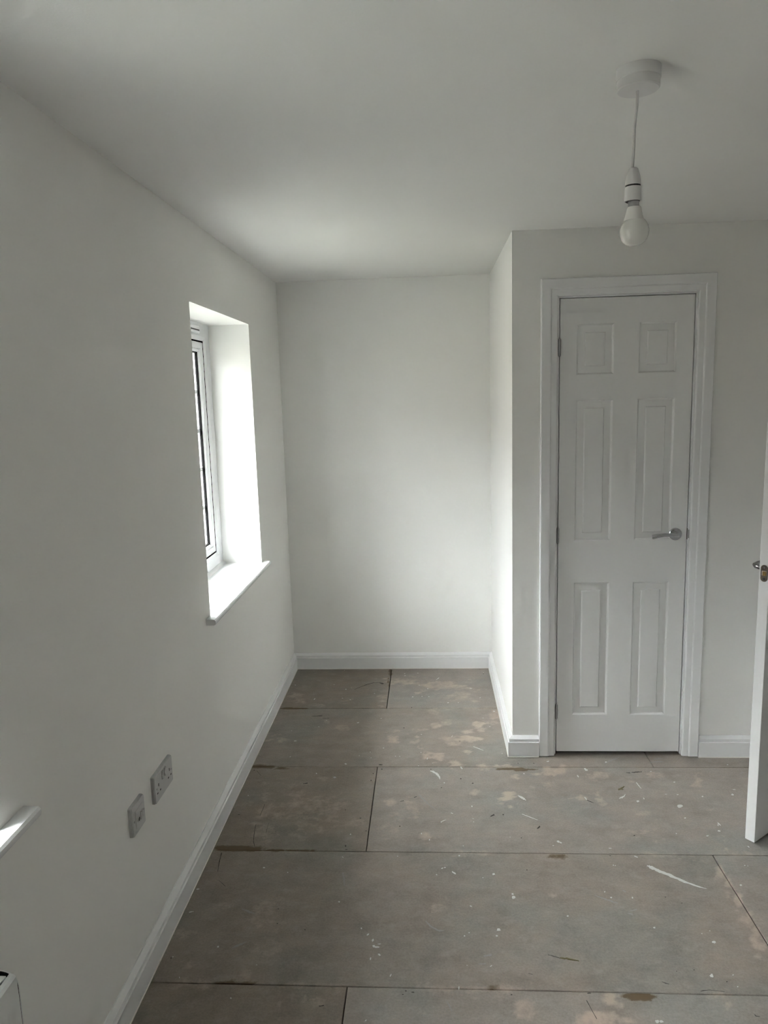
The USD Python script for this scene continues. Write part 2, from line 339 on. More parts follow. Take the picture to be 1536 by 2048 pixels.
# ------------------------------------------------------------------ marks on the floor, in metres: (centre x, y, half axis a, half axis b[, strength])
SPOTS=[(0.05,3.952,0.0035,-0.0002,0.0011,-0.0061),(0.192,3.757,0.003,0.0094,0.0025,-0.0052),(0.349,3.889,0.0043,0,0.0006,-0.006),(0.379,3.909,0.0029,0,0.0004,-0.0036),
(0.344,3.766,0.0036,0,0.0006,-0.0045),(0.389,3.745,0.0041,0,0.0004,-0.0045),(0.274,3.957,0.0028,-0.0001,0.0006,-0.0049),(0.458,3.463,0.0057,0.0019,0.0008,-0.0047),
(0.572,3.512,0.003,0,0.0003,-0.0039),(0.173,3.267,0.0073,0.0013,0.0011,-0.0042),(0.265,3.418,0.0034,0,0.0006,-0.0037),(0.441,3.049,0.0045,0,0.0005,-0.0039),
(0.496,3.122,0.0024,0,0.0003,-0.0032),(0.544,3.156,0.0024,0,0.0002,-0.0032),(0.552,3.103,0.002,0,0.0002,-0.0031),(0.603,3.196,0.0044,0,0.0002,-0.0033),
(0.136,3.374,0.0021,0,0.0007,-0.0037),(0.178,3.111,0.0024,0.0022,0.0011,-0.003),(0.516,3.828,0.0033,0,0.0003,-0.0047),(0.294,3.49,0.0032,0,0.0006,-0.0039),
(0.662,3.118,0.0019,0,0.0001,-0.004),(0.309,4.177,0.0025,0,0.0005,-0.0041),(0.674,4.116,0.004,-0.0002,0.0001,-0.0053),(0.677,4.085,0.0053,0.0025,0.0005,-0.0046),
(0.752,4.124,0.0035,0,0,-0.0054),(0.762,3.944,0.0048,0,0.0001,-0.0048),(0.81,3.893,0.0033,0,0,-0.0054),(0.869,4.04,0.0106,0.0183,0.0013,-0.0052),
(0.728,3.781,0.0041,0,0.0001,-0.0046),(0.779,3.788,0.0029,0,0.0001,-0.0045),(0.816,3.784,0.0036,-0.0002,0,-0.0045),(0.919,3.704,0.0045,0,-0.0003,-0.0054),
(0.973,3.707,0.0032,0,-0.0002,-0.0043),(1.093,3.767,0.0032,0,-0.0003,-0.0044),(1.152,3.595,0.0055,-0.0003,-0.0005,-0.0061),(1.05,3.893,0.0077,0,-0.0002,-0.0042),
(1.116,3.419,0.0028,0,-0.0004,-0.0038),(1.09,3.516,0.0023,0,-0.0002,-0.0039),(0.927,3.316,0.003,0.0076,0.0015,-0.0029),(0.808,3.097,0.0022,-0.0008,-0.001,-0.0114),
(0.958,3.013,0.0042,-0.009,-0.0023,-0.0042),(0.779,3.335,0.0026,0,0.0001,-0.0036),(0.779,3.153,0.0023,0,0.0002,-0.0048),(0.682,3.117,0.0028,0.0002,0.0002,-0.0031),
(0.663,3.118,0.0019,0,0.0001,-0.0032),(0.831,3.055,0.0023,0,0,-0.0022),(1.149,3.146,0.002,0,-0.0003,-0.0032),(1.138,4.134,0.0024,0,-0.0003,-0.004),
(0.768,3.031,0.0034,0,0.0001,-0.0022),(0.407,2.929,0.0065,0,0.0007,-0.0065),(0.322,2.962,0.0025,0,0.0008,-0.0047),(0.519,2.515,0.0028,0,0.0005,-0.0042),
(0.443,3.044,0.005,0,0.0004,-0.004),(0.063,2.78,0.0022,0,0.0008,-0.0034),(0.506,2.376,0.0035,-0.004,-0.0006,-0.0014),(0.88,2.888,0.003,0,-0.0001,-0.0043),
(0.905,2.66,0.0045,-0.0028,-0.0006,-0.0024),(0.958,3.014,0.0042,-0.011,-0.0026,-0.004),(0.87,2.608,0.0094,0.0066,0.0004,-0.0022),(0.862,2.6,0.0027,0,0,-0.0032),
(0.986,2.602,0.0023,0.0001,-0.0002,-0.0031),(0.985,2.624,0.0032,0,-0.0001,-0.0016),(0.986,2.71,0.0024,0,-0.0004,-0.0066),(0.816,2.486,0.0021,0,0,-0.0056),
(0.939,2.45,0.0025,0,-0.0001,-0.0028),(1.114,2.506,0.0021,0.0001,-0.0003,-0.0025),(1.224,2.966,0.0035,0,-0.0006,-0.004),(1.344,3.074,0.0061,0.0042,0.0001,-0.0044),
(0.921,2.393,0.003,0,-0.0001,-0.0034),(0.702,2.386,0.0021,0,0.0001,-0.002),(0.786,2.524,0.0021,0.0001,0.0002,-0.0051),(1.343,3.073,0.006,0,-0.0008,-0.005),
(1.497,2.999,0.0075,0,-0.0015,-0.0071),(1.493,3.009,0.004,0,-0.0016,-0.0082),(1.45,2.947,0.002,-0.0086,-0.0029,-0.0036),(1.597,3.069,0.0042,0,-0.0012,-0.0055),
(1.647,2.754,0.0068,0,-0.0019,-0.007),(1.801,2.72,0.0105,0,-0.0042,-0.0127),(1.793,2.639,0.004,0,-0.0018,-0.0054),(1.913,2.791,0.0039,0.0002,-0.0018,-0.0051),
(1.82,2.804,0.0039,0,-0.0011,-0.0031),(1.775,2.807,0.0055,0.0002,-0.0006,-0.002),(2.037,2.807,0.0055,0,-0.0028,-0.0072),(2.058,2.845,0.0071,0,-0.0008,-0.0021),
(1.838,2.901,0.0039,0,-0.0014,-0.0044),(1.905,2.601,0.003,-0.0098,-0.0029,-0.0034),(1.899,2.594,-0.0021,-0.0084,-0.002,-0.0009),(1.888,2.556,0.0055,0,-0.002,-0.0051),
(1.835,2.525,0.005,0.0002,-0.0015,-0.0041),(1.286,2.482,0.0054,-0.0037,-0.0025,-0.0062),(1.294,2.475,0.0038,-0.0025,-0.0019,-0.0047),(1.264,2.457,0.0025,0,-0.0005,-0.0033),
(1.954,2.461,0.0014,-0.0046,-0.0022,-0.0026),(1.727,2.537,0.002,0.0001,-0.0011,-0.0035),(1.464,2.444,0.006,0,-0.0005,-0.002),(1.446,2.773,0.0027,-0.0118,-0.0025,-0.003),
(1.767,2.987,0.004,0,-0.0011,-0.0034),(2.112,3.048,0.0035,0,-0.0014,-0.0036),(1.677,2.774,0.0001,-0.0069,-0.0025,-0.002),(0.033,2.196,0.0054,0.0015,0.0019,-0.0043),
(0.025,2.099,0.0049,0.0014,0.0011,-0.0026),(0.046,2.086,0.0075,0.0021,0.0009,-0.0023),(0.234,2.313,0.0037,0,0.0009,-0.004),(0.323,2.289,0.0021,0.0001,0.0005,-0.0031),
(0.52,2.144,0.0032,0,0.0005,-0.0034),(0.604,2.025,0.0023,0,0.0003,-0.0031),(0.626,1.999,0.0038,0.0053,0.0016,-0.0022),(0.643,1.975,0.0031,-0.0011,-0.0007,-0.0058),
(0.177,1.938,0.0031,0,0.0009,-0.0035),(0.311,1.87,0.003,0.0002,0.0004,-0.0016),(0.267,1.75,0.002,0,0.0006,-0.0024),(0.053,1.895,0.0021,0.0001,0.0008,-0.0023),
(0.027,2.356,0.0042,0,0.0007,-0.0024),(0.646,1.688,0.0022,0.0029,0.0011,-0.0013),(0.099,1.818,0.0013,0,0.001,-0.0031),(0.505,2.377,0.0034,-0.0029,-0.0005,-0.0021),
(0.922,2.392,0.0029,0,-0.0001,-0.0039),(0.86,2.321,0.0036,0.0021,0.0006,-0.0032),(0.869,2.325,0.0038,0.0002,-0.0001,-0.0029),(0.84,2.286,0.0027,0,0,-0.0029),
(0.9,2.297,0.0067,-0.0075,-0.0018,-0.0036),(1.035,2.293,0.0047,0,-0.0006,-0.0058),(1.088,2.193,0.0038,0,-0.0006,-0.0052),(1.09,2.177,0.0063,0,-0.0009,-0.0078),
(0.921,2,0.0026,0.0001,-0.0001,-0.0029),(0.936,2.014,0.0021,0,-0.0001,-0.0023),(1.027,2.029,0.0055,0.0003,-0.0006,-0.0069),(1.019,2.003,0.003,0,-0.0003,-0.0033),
(0.948,2.132,0.0032,-0.0029,-0.0009,-0.0023),(0.704,1.842,0.002,0.0053,0.0013,-0.0009),(0.991,1.883,0.0043,0.0034,0.0007,-0.0014),(0.896,1.803,-0.0003,-0.0062,-0.0017,0),
(0.997,2.273,0.0018,0,-0.0002,-0.0028),(1.248,2.094,0.003,0.0002,-0.0006,-0.0031),(0.702,2.385,0.0019,0,0.0001,-0.0023),(0.666,1.919,0.0043,-0.0021,-0.0006,-0.0036),
(0.655,1.949,0.0097,-0.0006,0.0001,-0.0033),(0.648,1.952,0.004,0.0002,0.0005,-0.005),(0.664,1.961,0.0051,0.0006,0.0003,-0.0016),(0.642,1.903,-0.0005,-0.0063,-0.002,0.0003),
(0.923,1.884,0.0016,0.0001,-0.0001,-0.0016),(1.501,2.049,0.0036,0,-0.001,-0.0033),(1.452,2.348,0.0021,0,-0.0009,-0.0035),(1.458,2.346,0.0018,0.0001,-0.0007,-0.0028),
(1.897,2.354,0.003,0,-0.0012,-0.0028),(1.906,2.352,0.0017,0,-0.0011,-0.0028),(1.842,2.252,0.0043,0,-0.0019,-0.0046),(1.658,1.993,0.0053,-0.0019,-0.0029,-0.0051),
(1.603,1.864,0.0034,-0.0038,-0.0042,-0.0053),(1.663,1.868,0.0025,0,-0.0012,-0.0028),(1.663,2.039,0.0015,0,-0.0008,-0.0022),(1.635,2.027,0.0019,0,-0.0008,-0.0021),
(1.659,1.827,0.0018,0.0001,-0.0009,-0.0023),(1.406,1.707,0.0051,-0.0012,-0.0022,-0.0047),(1.417,1.707,0.0054,-0.0008,-0.0022,-0.0048),(1.542,2.397,0.0055,-0.0052,-0.0015,-0.0026),
(1.404,2.182,0.0028,0.0002,-0.0008,-0.0031),(1.39,2.21,0.002,0,-0.0008,-0.0032),(1.472,2.183,0.0024,0,-0.0012,-0.0048)]
DARK_DOTS=[(0.725,3.643,0.0041,0,0.0001,-0.0043),(0.692,3.405,0.003,0,0.0001,-0.0046),(0.961,3.265,0.0024,0,-0.0001,-0.0035),(1.207,3.12,0.0038,0,-0.0004,-0.0028),
(1.136,4.107,0.0038,-0.0002,-0.0003,-0.0032),(0.824,3.001,0.003,0,0,-0.0022),(0.06,2.64,0.0041,0,0.0005,-0.0019),(0.481,2.679,0.0017,0.0001,0.0004,-0.0039),
(0.567,2.905,0.0028,0,0.0005,-0.0054),(0.572,2.963,0.0029,0,0.0003,-0.0038),(0.576,2.538,0.0021,0,0.0003,-0.0036),(0.508,2.444,0.0028,0,0.0008,-0.0065),
(0.513,2.422,0.0053,0,0.0002,-0.0016),(0.547,2.622,0.0034,0,0.0002,-0.0031),(0.039,2.989,0.0037,0,0.0007,-0.0029),(0.607,3.001,0.0032,0,0.0004,-0.0051),
(0.823,3.002,0.0032,0,0,-0.0031),(0.951,2.922,0.0035,0,-0.0002,-0.0038),(0.867,2.85,0.003,0,-0.0001,-0.0028),(1.104,2.653,0.0033,0,-0.0004,-0.004),
(1,2.886,0.0045,0,-0.0002,-0.0038),(0.703,2.57,0.0023,0,0.0002,-0.0045),(1.279,3.056,0.0025,0,-0.0005,-0.0031),(1.21,3.056,0.0021,0,-0.0004,-0.0031),
(1.155,2.502,0.0021,0,-0.0002,-0.0022),(0.599,3.04,0.0089,0,0.0002,-0.0046),(1.571,2.523,0.0035,0,-0.0008,-0.0026),(1.454,2.401,0.0033,0,-0.0004,-0.0015),
(2.08,3.115,0.0054,0.0002,-0.0013,-0.0037),(0.049,1.89,0.0017,0.0001,0.0012,-0.0039),(0.337,2.04,0.0022,0,0.0004,-0.0019),(0.429,2.015,0.0018,0,0.0004,-0.0024),
(0.327,2.106,0.0023,0.0001,0.0005,-0.002),(1.151,2.317,0.0019,0,-0.0004,-0.0029),(1.039,1.783,0.0022,0,-0.0002,-0.0019),(0.769,1.784,0.004,0,0,-0.0019),
(0.749,1.788,0.003,0,0,-0.0019),(0.741,1.776,0.0026,0.0002,0,-0.0014),(1.621,2.161,0.002,0.0001,-0.0006,-0.0018),(1.578,2.188,0.0028,0,-0.0005,-0.0016),
(1.562,1.884,0.0021,0.0001,-0.0005,-0.0014),(1.512,1.878,0.0011,0.0001,-0.0006,-0.0019),(1.637,1.844,0.0014,0,-0.001,-0.0023),(1.25,1.794,0.0052,0.0004,-0.0004,-0.0017)]
PATCHES=[(0.089,3.817,0.038,0,0.012,-0.069,0.5),(0.074,3.273,0.051,0,0.0079,-0.0394,0.6),(0.372,3.39,0.034,0,0.004,-0.037,0.5),(0.491,3.291,0.0255,0,0.003,-0.036,0.5),
(0.638,3.291,0.024,0,0.002,-0.035,0.7),(0.565,3.745,0.027,0,0.0038,-0.055,0.6),(0.604,3.993,0.05,0,0.002,-0.05,0.7),(0.291,3.486,0.0298,0,0.005,-0.039,0.5),
(0.359,3.735,0.0285,0,0.0031,-0.0281,0.4),(0.225,3.671,0.0315,0,0.0035,-0.0215,0.5),(0.681,3.992,0.075,0,0.0018,-0.0438,0.7),(0.76,3.829,0.0356,0,0.0008,-0.0345,0.8),
(0.907,3.94,0.1188,0,-0.0013,-0.06,0.6),(0.968,3.787,0.09,0,-0.003,-0.069,0.5),(1.048,3.902,0.038,0,-0.0015,-0.0235,0.6),(0.849,3.427,0.0255,0,-0.0009,-0.0333,0.7),
(0.732,3.39,0.085,0,0.001,-0.037,0.5),(0.927,3.248,0.048,0,-0.002,-0.068,0.6),(0.991,3.326,0.04,0,-0.0025,-0.0437,0.8),(1.021,3.291,0.036,0,-0.002,-0.035,0.9),
(1.061,3.441,0.0234,0,-0.0022,-0.0285,0.9),(1.075,3.367,0.022,0,-0.003,-0.036,0.7),(0.763,3.261,0.02,0,0,-0.0382,0.8),(0.992,3.153,0.0188,0,-0.0013,-0.0206,0.8),
(0.854,3.121,0.0413,0,-0.0011,-0.036,0.8),(0.811,3.113,0.0187,0,0,-0.024,0.7),(0.931,3.041,0.0412,0,-0.001,-0.03,0.9),(0.641,3.282,0.02,0,0.0025,-0.0437,0.6),
(1.15,3.522,0.0298,0,-0.006,-0.0585,0.6),(1.047,3.034,0.0225,0,-0.001,-0.015,0.7),(1.172,3.027,0.0562,0,-0.0015,-0.015,0.7),(1.163,3.083,0.0188,0.0012,-0.0011,-0.0116,0.5),
(0.913,3.465,0.0255,0,-0.001,-0.038,0.5),(0.834,3.584,0.0298,0,-0.001,-0.041,0.4),(0.281,2.693,0.135,0,0.027,-0.144,0.35),(0.177,2.716,0.054,0,0.021,-0.096,0.4),
(0.181,2.533,0.051,0,0.014,-0.058,0.4),(0.34,2.935,0.038,0,0.005,-0.037,0.4),(0.524,2.596,0.0255,0,0.0045,-0.045,0.35),(0.42,2.536,0.0255,0,0.003,-0.028,0.35),
(0.923,3.042,0.0473,0,-0.0008,-0.0315,0.9),(0.661,2.737,0.0261,0.0014,0.0015,-0.0263,0.6),(1.024,2.827,0.0309,0,-0.0014,-0.0252,0.7),(1.136,2.772,0.0427,0,-0.0055,-0.0481,1),
(1.192,2.943,0.0225,0,-0.0056,-0.0439,0.8),(1.243,2.863,0.0175,0,-0.0019,-0.0139,0.6),(1.213,2.82,0.0119,0,-0.0012,-0.009,0.6),(0.795,2.515,0.0315,0,0,-0.0337,0.6),
(0.733,2.703,0.0428,0,0.0018,-0.0578,0.35),(1.199,3.023,0.035,0,-0.0031,-0.0256,0.6),(1.051,3.022,0.0262,0,-0.0023,-0.0308,0.5),(0.678,2.581,0.0405,0,0.0055,-0.0853,0.3),
(1.362,2.994,0.069,0,-0.007,-0.0402,0.8),(1.429,2.777,0.0315,0.0015,-0.0045,-0.0205,0.6),(1.501,2.762,0.0315,0,-0.0101,-0.045,0.6),(1.55,2.949,0.0402,0,-0.0063,-0.0281,0.6),
(1.764,2.956,0.0345,0,-0.0098,-0.0337,0.5),(1.938,2.918,0.023,0,-0.015,-0.045,0.6),(2.053,2.941,0.0345,0,-0.0064,-0.0169,0.5),(1.658,2.672,0.0315,0.0015,-0.0055,-0.019,0.5),
(1.917,2.698,0.021,0,-0.0042,-0.0114,0.5),(1.88,2.49,0.011,0,-0.009,-0.0247,0.6),(1.878,2.462,0.0104,0,-0.0081,-0.02,0.6),(1.639,2.572,0.0577,0.0027,-0.0138,-0.0438,0.35),
(1.664,2.905,0.0138,0,-0.0036,-0.0132,0.5),(1.315,2.886,0.033,0,-0.0052,-0.033,0.3),(0.053,1.986,0.0315,0,0.014,-0.042,0.5),(0.113,1.869,0.017,0,0.0044,-0.0137,0.5),
(0.287,1.839,0.018,0,0.0045,-0.0157,0.45),(0.296,2.086,0.0713,0.0038,0.0125,-0.0675,0.3),(0.509,1.744,0.024,0.0015,0.0038,-0.0237,0.4),(0.309,1.927,0.051,0,0.0063,-0.0288,0.35),
(0.138,2.116,0.0285,0.0015,0.007,-0.027,0.3),(0.408,1.732,0.0097,0,0.0053,-0.0332,0.35),(0.474,1.743,0.006,0.0004,0.0045,-0.0285,0.35),(1.061,1.738,0.0413,0.0027,-0.003,-0.027,0.6),
(0.995,1.772,0.0375,0,-0.0025,-0.0225,0.4),(1.224,2.194,0.0191,0.0011,-0.0038,-0.0202,0.5),(0.835,2.124,0.027,0,0,-0.0195,0.45),(0.82,1.729,0.0112,0.0008,0,-0.0068,0.4),
(0.845,1.712,0.007,0,0,-0.0054,0.4),(0.792,1.717,0.0105,0,0,-0.0068,0.4),(1.297,1.77,0.021,0,-0.006,-0.0255,0.8),(1.321,1.758,0.0245,0,-0.005,-0.0212,0.8),
(1.25,1.711,0.0422,0.0033,-0.0045,-0.024,0.9),(1.292,1.72,0.0423,0,-0.007,-0.028,0.8),(1.609,1.762,0.0195,0.0015,-0.0123,-0.0298,0.6),(1.622,1.737,0.0195,0.0015,-0.0052,-0.0127,0.5),
(1.602,1.795,0.0488,0,-0.0044,-0.0106,0.5),(1.788,1.973,0.0225,0.0015,-0.0203,-0.045,0.7),(1.787,2.096,0.02,0.0012,-0.0063,-0.0144,0.6),(1.385,1.843,0.0158,0.0011,-0.0031,-0.0119,0.5),
(1.735,2.38,0.036,0,-0.0075,-0.0217,0.3),(1.799,2.319,0.0127,0.0007,-0.015,-0.0405,0.7),(1.802,2.253,0.0127,0.0008,-0.0165,-0.039,0.6),(1.803,2.172,0.012,0.0008,-0.015,-0.036,0.7),
(1.8,2.09,0.012,0,-0.0135,-0.0345,0.7),(1.794,2.03,0.0135,0,-0.0135,-0.033,0.7)]
STAINS=[(0.124,2.421,0.094,0,0.0036,-0.0162,1),(0.257,2.414,0.048,0.003,0.0011,-0.0059,0.8),(0.339,2.413,0.072,0,0.0006,-0.0039,0.6),(0.067,3.02,0.055,0,0.0034,-0.015,0.8),
(0.156,3.003,0.03,0,0.0018,-0.0088,0.6),(0.075,3.637,0.0518,0,0.0018,-0.0097,0.9),(0.14,3.634,0.036,0,0.0009,-0.0052,0.7),(0.589,4.135,0.008,-0.0004,0.0032,-0.0556,0.8),
(0.587,3.98,0.0057,0,0.0038,-0.0612,0.7),(1.197,3.005,0.09,0,-0.0008,-0.0082,0.9),(1.217,3.001,0.0375,0,-0.0019,-0.015,1),(0.234,1.804,0.034,0.0021,0.0019,-0.0065,0.9),
(0.304,1.805,0.051,0.003,0.0011,-0.0047,0.6),(1.384,1.787,0.0403,0,-0.003,-0.0108,0.9),(1.269,2.391,0.0375,0,-0.0024,-0.0124,0.5),(0.987,1.807,0.0188,0.0012,-0.0006,-0.0119,0.5)]
SMEARS={'white':[[(1.177,2.658,-0.000625,-0.001875),(1.203,2.639,-0.000875,-0.002625),(1.232,2.618,-0.000375,-0.001125)],[(1.177,2.792,-0.0007,-0.0015),(1.187,2.781,-0.0027,-0.0072),(1.198,2.768,-0.0027,-0.00675),(1.206,2.757,-0.0007,-0.0014)],[(0.821,2.988,-0.00045,-0.00285),(0.834,2.98,-0.0014,-0.00665),(0.846,2.967,-0.0035,-0.008),(0.855,2.95,-0.0036,-0.00585),(0.861,2.931,-0.0027,-0.0024),(0.862,2.917,-0.00075,-0.0003)],[(1.566,2.348,-0.0014,-0.0026),(1.576,2.341,-0.00385,-0.00715),(1.602,2.318,-0.00455,-0.00845),(1.636,2.291,-0.0035,-0.0065),(1.669,2.263,-0.0028,-0.0048),(1.703,2.241,-0.001575,-0.0027),(1.725,2.231,-0.00035,-0.00065)],[(1.681,2.897,-0.00195,-0.00195),(1.684,2.873,-0.002275,-0.00245),(1.688,2.849,-0.0015,-0.001625)],[(1.579,2.774,0,-0.0018),(1.591,2.781,-0.00035,-0.00665),(1.602,2.788,0.0009,-0.0045),(1.613,2.807,0.00045,-0.00075)],[(1.022,3.211,-0.0006,-0.00225),(1.045,3.193,-0.000675,-0.003375),(1.067,3.174,-0.0003,-0.0015)],],
'faded':[[(0.553,4.074,0.000225,-0.00195),(0.565,4.08,0.0005,-0.00325),(0.575,4.088,0.0003,-0.00195)],[(0.351,3.952,0.000675,-0.00105),(0.359,3.996,0.001,-0.0015)],[(0.171,3.851,-0.0009,-0.0002),(0.181,3.802,-0.001125,-0.00025)],[(0.555,3.487,0,-0.0015),(0.583,3.485,0.0001,-0.002)],[(0.775,2.792,-0.00175,-0.003),(0.787,2.768,-0.0024,-0.0052),(0.813,2.725,-0.0012,-0.0026),(0.849,2.673,-0.00045,-0.0009)],[(0.993,2.465,-0.0003,-0.0014),(1.019,2.453,-0.00045,-0.00195),(1.043,2.441,-0.000375,-0.001625)],[(1.232,2.618,-0.0005,-0.0014),(1.253,2.601,-0.000375,-0.001125)],[(1.588,3.057,0,-0.0033),(1.623,3.085,-0.0004,-0.0092),(1.664,3.11,-0.0004,-0.0048)],[(1.784,3.065,-0.0006,-0.0024),(1.822,3.074,-0.00135,-0.0054),(1.848,3.073,-0.0008,-0.0024)],[(1.81,3.095,-0.0005,-0.0025),(1.837,3.102,-0.0014,-0.0048),(1.854,3.102,-0.0007,-0.0025)],[(2.131,2.97,-0.0005,-0.0022),(2.154,2.984,-0.001,-0.00525)],[(0.219,1.933,0.000525,-0.00075),(0.238,1.946,0.0027,-0.00495),(0.26,1.961,0.00045,-0.00075)],[(0.207,2.104,0,-0.0013),(0.234,2.092,-0.0004,-0.0052),(0.256,2.082,0,-0.000975)],[(0.803,2.062,-0.00105,-0.00135),(0.819,2.038,-0.0018,-0.003),(0.842,2.021,-0.0007,-0.00385),(0.86,2.021,0,-0.0018)],[(1.354,2.193,-0.000625,-0.0015),(1.382,2.176,-0.0018,-0.0036),(1.404,2.163,-0.00175,-0.0042),(1.419,2.156,-0.0012,-0.0022)],[(1.437,2.111,-0.00075,-0.00165),(1.449,2.107,-0.00175,-0.00385),(1.452,2.103,-0.00105,-0.0015)],[(1.441,2.119,-0.00025,-0.001375),(1.471,2.128,-0.0005,-0.003)],[(1.45,2.219,-0.00175,-0.00275),(1.458,2.211,-0.00245,-0.00385)],[(0.515,2.29,-0.002,-0.0008),(0.523,2.26,-0.0027,-0.0009),(0.529,2.223,-0.002,-0.0002)],[(0.973,1.921,0.00025,-0.00275),(0.997,1.927,0,-0.0055)],[(0.955,1.891,-0.00015,-0.0015),(0.978,1.891,-0.0003,-0.003)],[(0.861,1.757,-0.00105,-0.00075),(0.869,1.739,-0.0021,-0.0012),(0.874,1.724,-0.0014,-0.0006)],],
'dark':[[(0.399,3.887,0.00045,-0.00165),(0.434,3.927,0.00075,-0.002875),(0.465,3.959,0.00075,-0.00345),(0.502,3.984,0.000375,-0.003125),(0.541,3.986,0.0002,-0.0025)],[(0.534,3.978,0,-0.0025),(0.549,3.971,0,-0.0108),(0.559,3.968,0,-0.00375)],[(0.209,3.54,0.0003,-0.001575),(0.252,3.545,0.001,-0.005),(0.265,3.547,0.0004,-0.002)],[(0.272,3.515,0.000225,-0.0015),(0.304,3.517,0.0003,-0.002)],[(0.147,2.716,-0.001,0.0006),(0.147,2.672,-0.0009,0.0006),(0.146,2.633,-0.000675,0.00045)],[(0.144,2.576,-0.0009,0.0003),(0.15,2.518,-0.001125,0.00025),(0.16,2.466,-0.001,-0.000125),(0.172,2.434,-0.001,-0.000375)],[(0.192,2.584,-0.00045,0.0002),(0.195,2.519,-0.000675,0.000225)],[(0.053,2.981,-0.000375,-0.0009),(0.081,2.941,-0.0003,-0.0009)],[(0.277,2.877,0.0005,-0.00225),(0.296,2.881,0.001,-0.0045)],[(0.059,2.396,-0.00165,0.0006),(0.066,2.337,-0.00165,0.00045),(0.075,2.289,-0.000825,0)],[(0.093,2.242,-0.0003,-0.000825),(0.123,2.213,-0.0003,-0.000825)],[(0.515,1.73,0.0003,-0.00135),(0.528,1.733,0.0004,-0.002)],[(1.161,1.931,-0.0003,-0.001),(1.175,1.926,-0.0005,-0.00125),(1.194,1.918,-0.0004,-0.001)],[(1.095,1.86,-0.0003,-0.000675),(1.106,1.855,-0.0003,-0.000675)],[(1.238,1.77,-0.000875,-0.0005),(1.244,1.745,-0.0007,-0.0004),(1.252,1.71,-0.0009,-0.0006)],[(1.459,1.839,-0.000375,-0.0006),(1.469,1.834,-0.000875,-0.001575),(1.476,1.831,-0.000375,-0.0006)],[(1.665,1.736,-0.0007,-0.0006),(1.667,1.731,-0.00105,-0.001225),(1.676,1.73,-0.0005,-0.0008)],[(1.553,1.809,-0.000125,-0.001),(1.562,1.812,-0.0003,-0.00135),(1.578,1.814,-0.0003,-0.000675),(1.617,1.809,-0.0002,-0.00045)],[(1.446,2.765,-0.000675,-0.001425),(1.458,2.751,-0.0012,-0.00285),(1.471,2.741,-0.0006,-0.00135)],[(1.661,2.979,-0.0006,-0.001725),(1.677,2.976,-0.00105,-0.00345)],[(1.684,2.98,-0.0006,-0.0023),(1.702,2.982,-0.00105,-0.004025),(1.729,2.985,-0.00075,-0.002875)],[(1.053,2.639,0.0006,-0.0028),(1.069,2.654,0.0014,-0.0049)],[(1.222,2.562,0.001,-0.0022),(1.234,2.577,0.0014,-0.00385)],[(0.753,2.771,0.0005,-0.002),(0.765,2.781,0.0006,-0.0024)],[(0.698,2.742,0.0003,-0.0017),(0.713,2.749,0.000375,-0.002125)],],
'straw':[[(1.193,1.919,-0.00025,-0.00125),(1.213,1.917,-0.0012,-0.003),(1.246,1.908,-0.000225,-0.00075)],[(1.592,2.838,0,-0.00225),(1.606,2.849,0.00025,-0.00475),(1.623,2.864,0.00015,-0.0027)],[(1.595,2.846,-0.000525,-0.001575),(1.613,2.84,-0.000875,-0.002625)],],
}

# ------------------------------------------------------------------ room shell
ZB = -0.03
T_OUT = 0.30
wall = bx(-T_OUT, 0, YR - 0.12, B + 0.12, ZB, H + 0.1)
wall = cut(wall, *[bx(-1, 1, y0, y1, WZ0, WZ1) for y0, y1 in WIN])
obj('wall_left', wall, M_WALL, None, 'long white emulsioned wall with two deep window openings, along the left side', 'wall', kind='structure')
obj('wall_back', bx(0, XR, B, B + 0.12, ZB, H + 0.1), M_WALL, None, 'plain white wall at the far end of the alcove', 'wall', kind='structure')
LD0, LD1, LDZ = 1.3545, 1.9655, 2.034            # rough opening for the cupboard door lining
front = cut(trimesh.util.concatenate([prism([(W, C), (XR, C), (XR, C + 0.09), (W + 0.09, C + 0.09)], ZB, H + 0.1)]), bx(LD0, LD1, C - 1, C + 1, -1, LDZ))
obj('wall_closet_front', front, M_WALL, None, 'white partition wall holding the narrow panelled cupboard door', 'wall', kind='structure')
obj('wall_closet_side', prism([(W, C), (W + 0.09, C + 0.09), (W + 0.09, B), (W, B)], ZB, H + 0.1), M_WALL, None, 'bright white side of the cupboard partition facing the alcove window', 'wall', kind='structure')
HINGE_Y = 2.962                                  # the entrance door's opening in the right wall
RD0, RD1 = HINGE_Y - 0.762 - 0.036, HINGE_Y + 0.036
obj('wall_right', cut(bx(XR, XR + 0.12, YR - 0.12, B + 0.12, ZB, H + 0.1), bx(XR - 1, XR + 1, RD0, RD1, -1, LDZ)), M_WALL, None, 'white wall with the entrance doorway, at the right-hand side of the room', 'wall', kind='structure')
obj('wall_rear', bx(0, XR, YR - 0.12, YR, ZB, H + 0.1), M_WALL, None, 'plain white wall behind the viewpoint', 'wall', kind='structure')
XH = 3.72
obj('wall_hall', cat(bx(XH, XH + 0.1, 1.0, B + 0.12, ZB, H + 0.1), bx(XR + 0.12, XH, 0.9, 1.0, ZB, H + 0.1), bx(XR + 0.12, XH, B, B + 0.12, ZB, H + 0.1)), M_WALL, None, 'white landing walls beyond the open entrance door', 'wall', kind='structure')
obj('ceiling', bx(0, XH, YR, B, H, H + 0.1), M_CEIL, None, 'plain white painted ceiling over the room and alcove', 'ceiling', kind='structure')
e = thing('roof_eaves', 'white soffit and gutter board of the roof edge just above the windows, outside', 'eaves', (-T_OUT, 1.5, 2.2), kind='structure')
obj('soffit', bx(-0.66, -T_OUT, YR - 1.0, B + 1.0, 2.21, 2.225), M_UPVC, e)
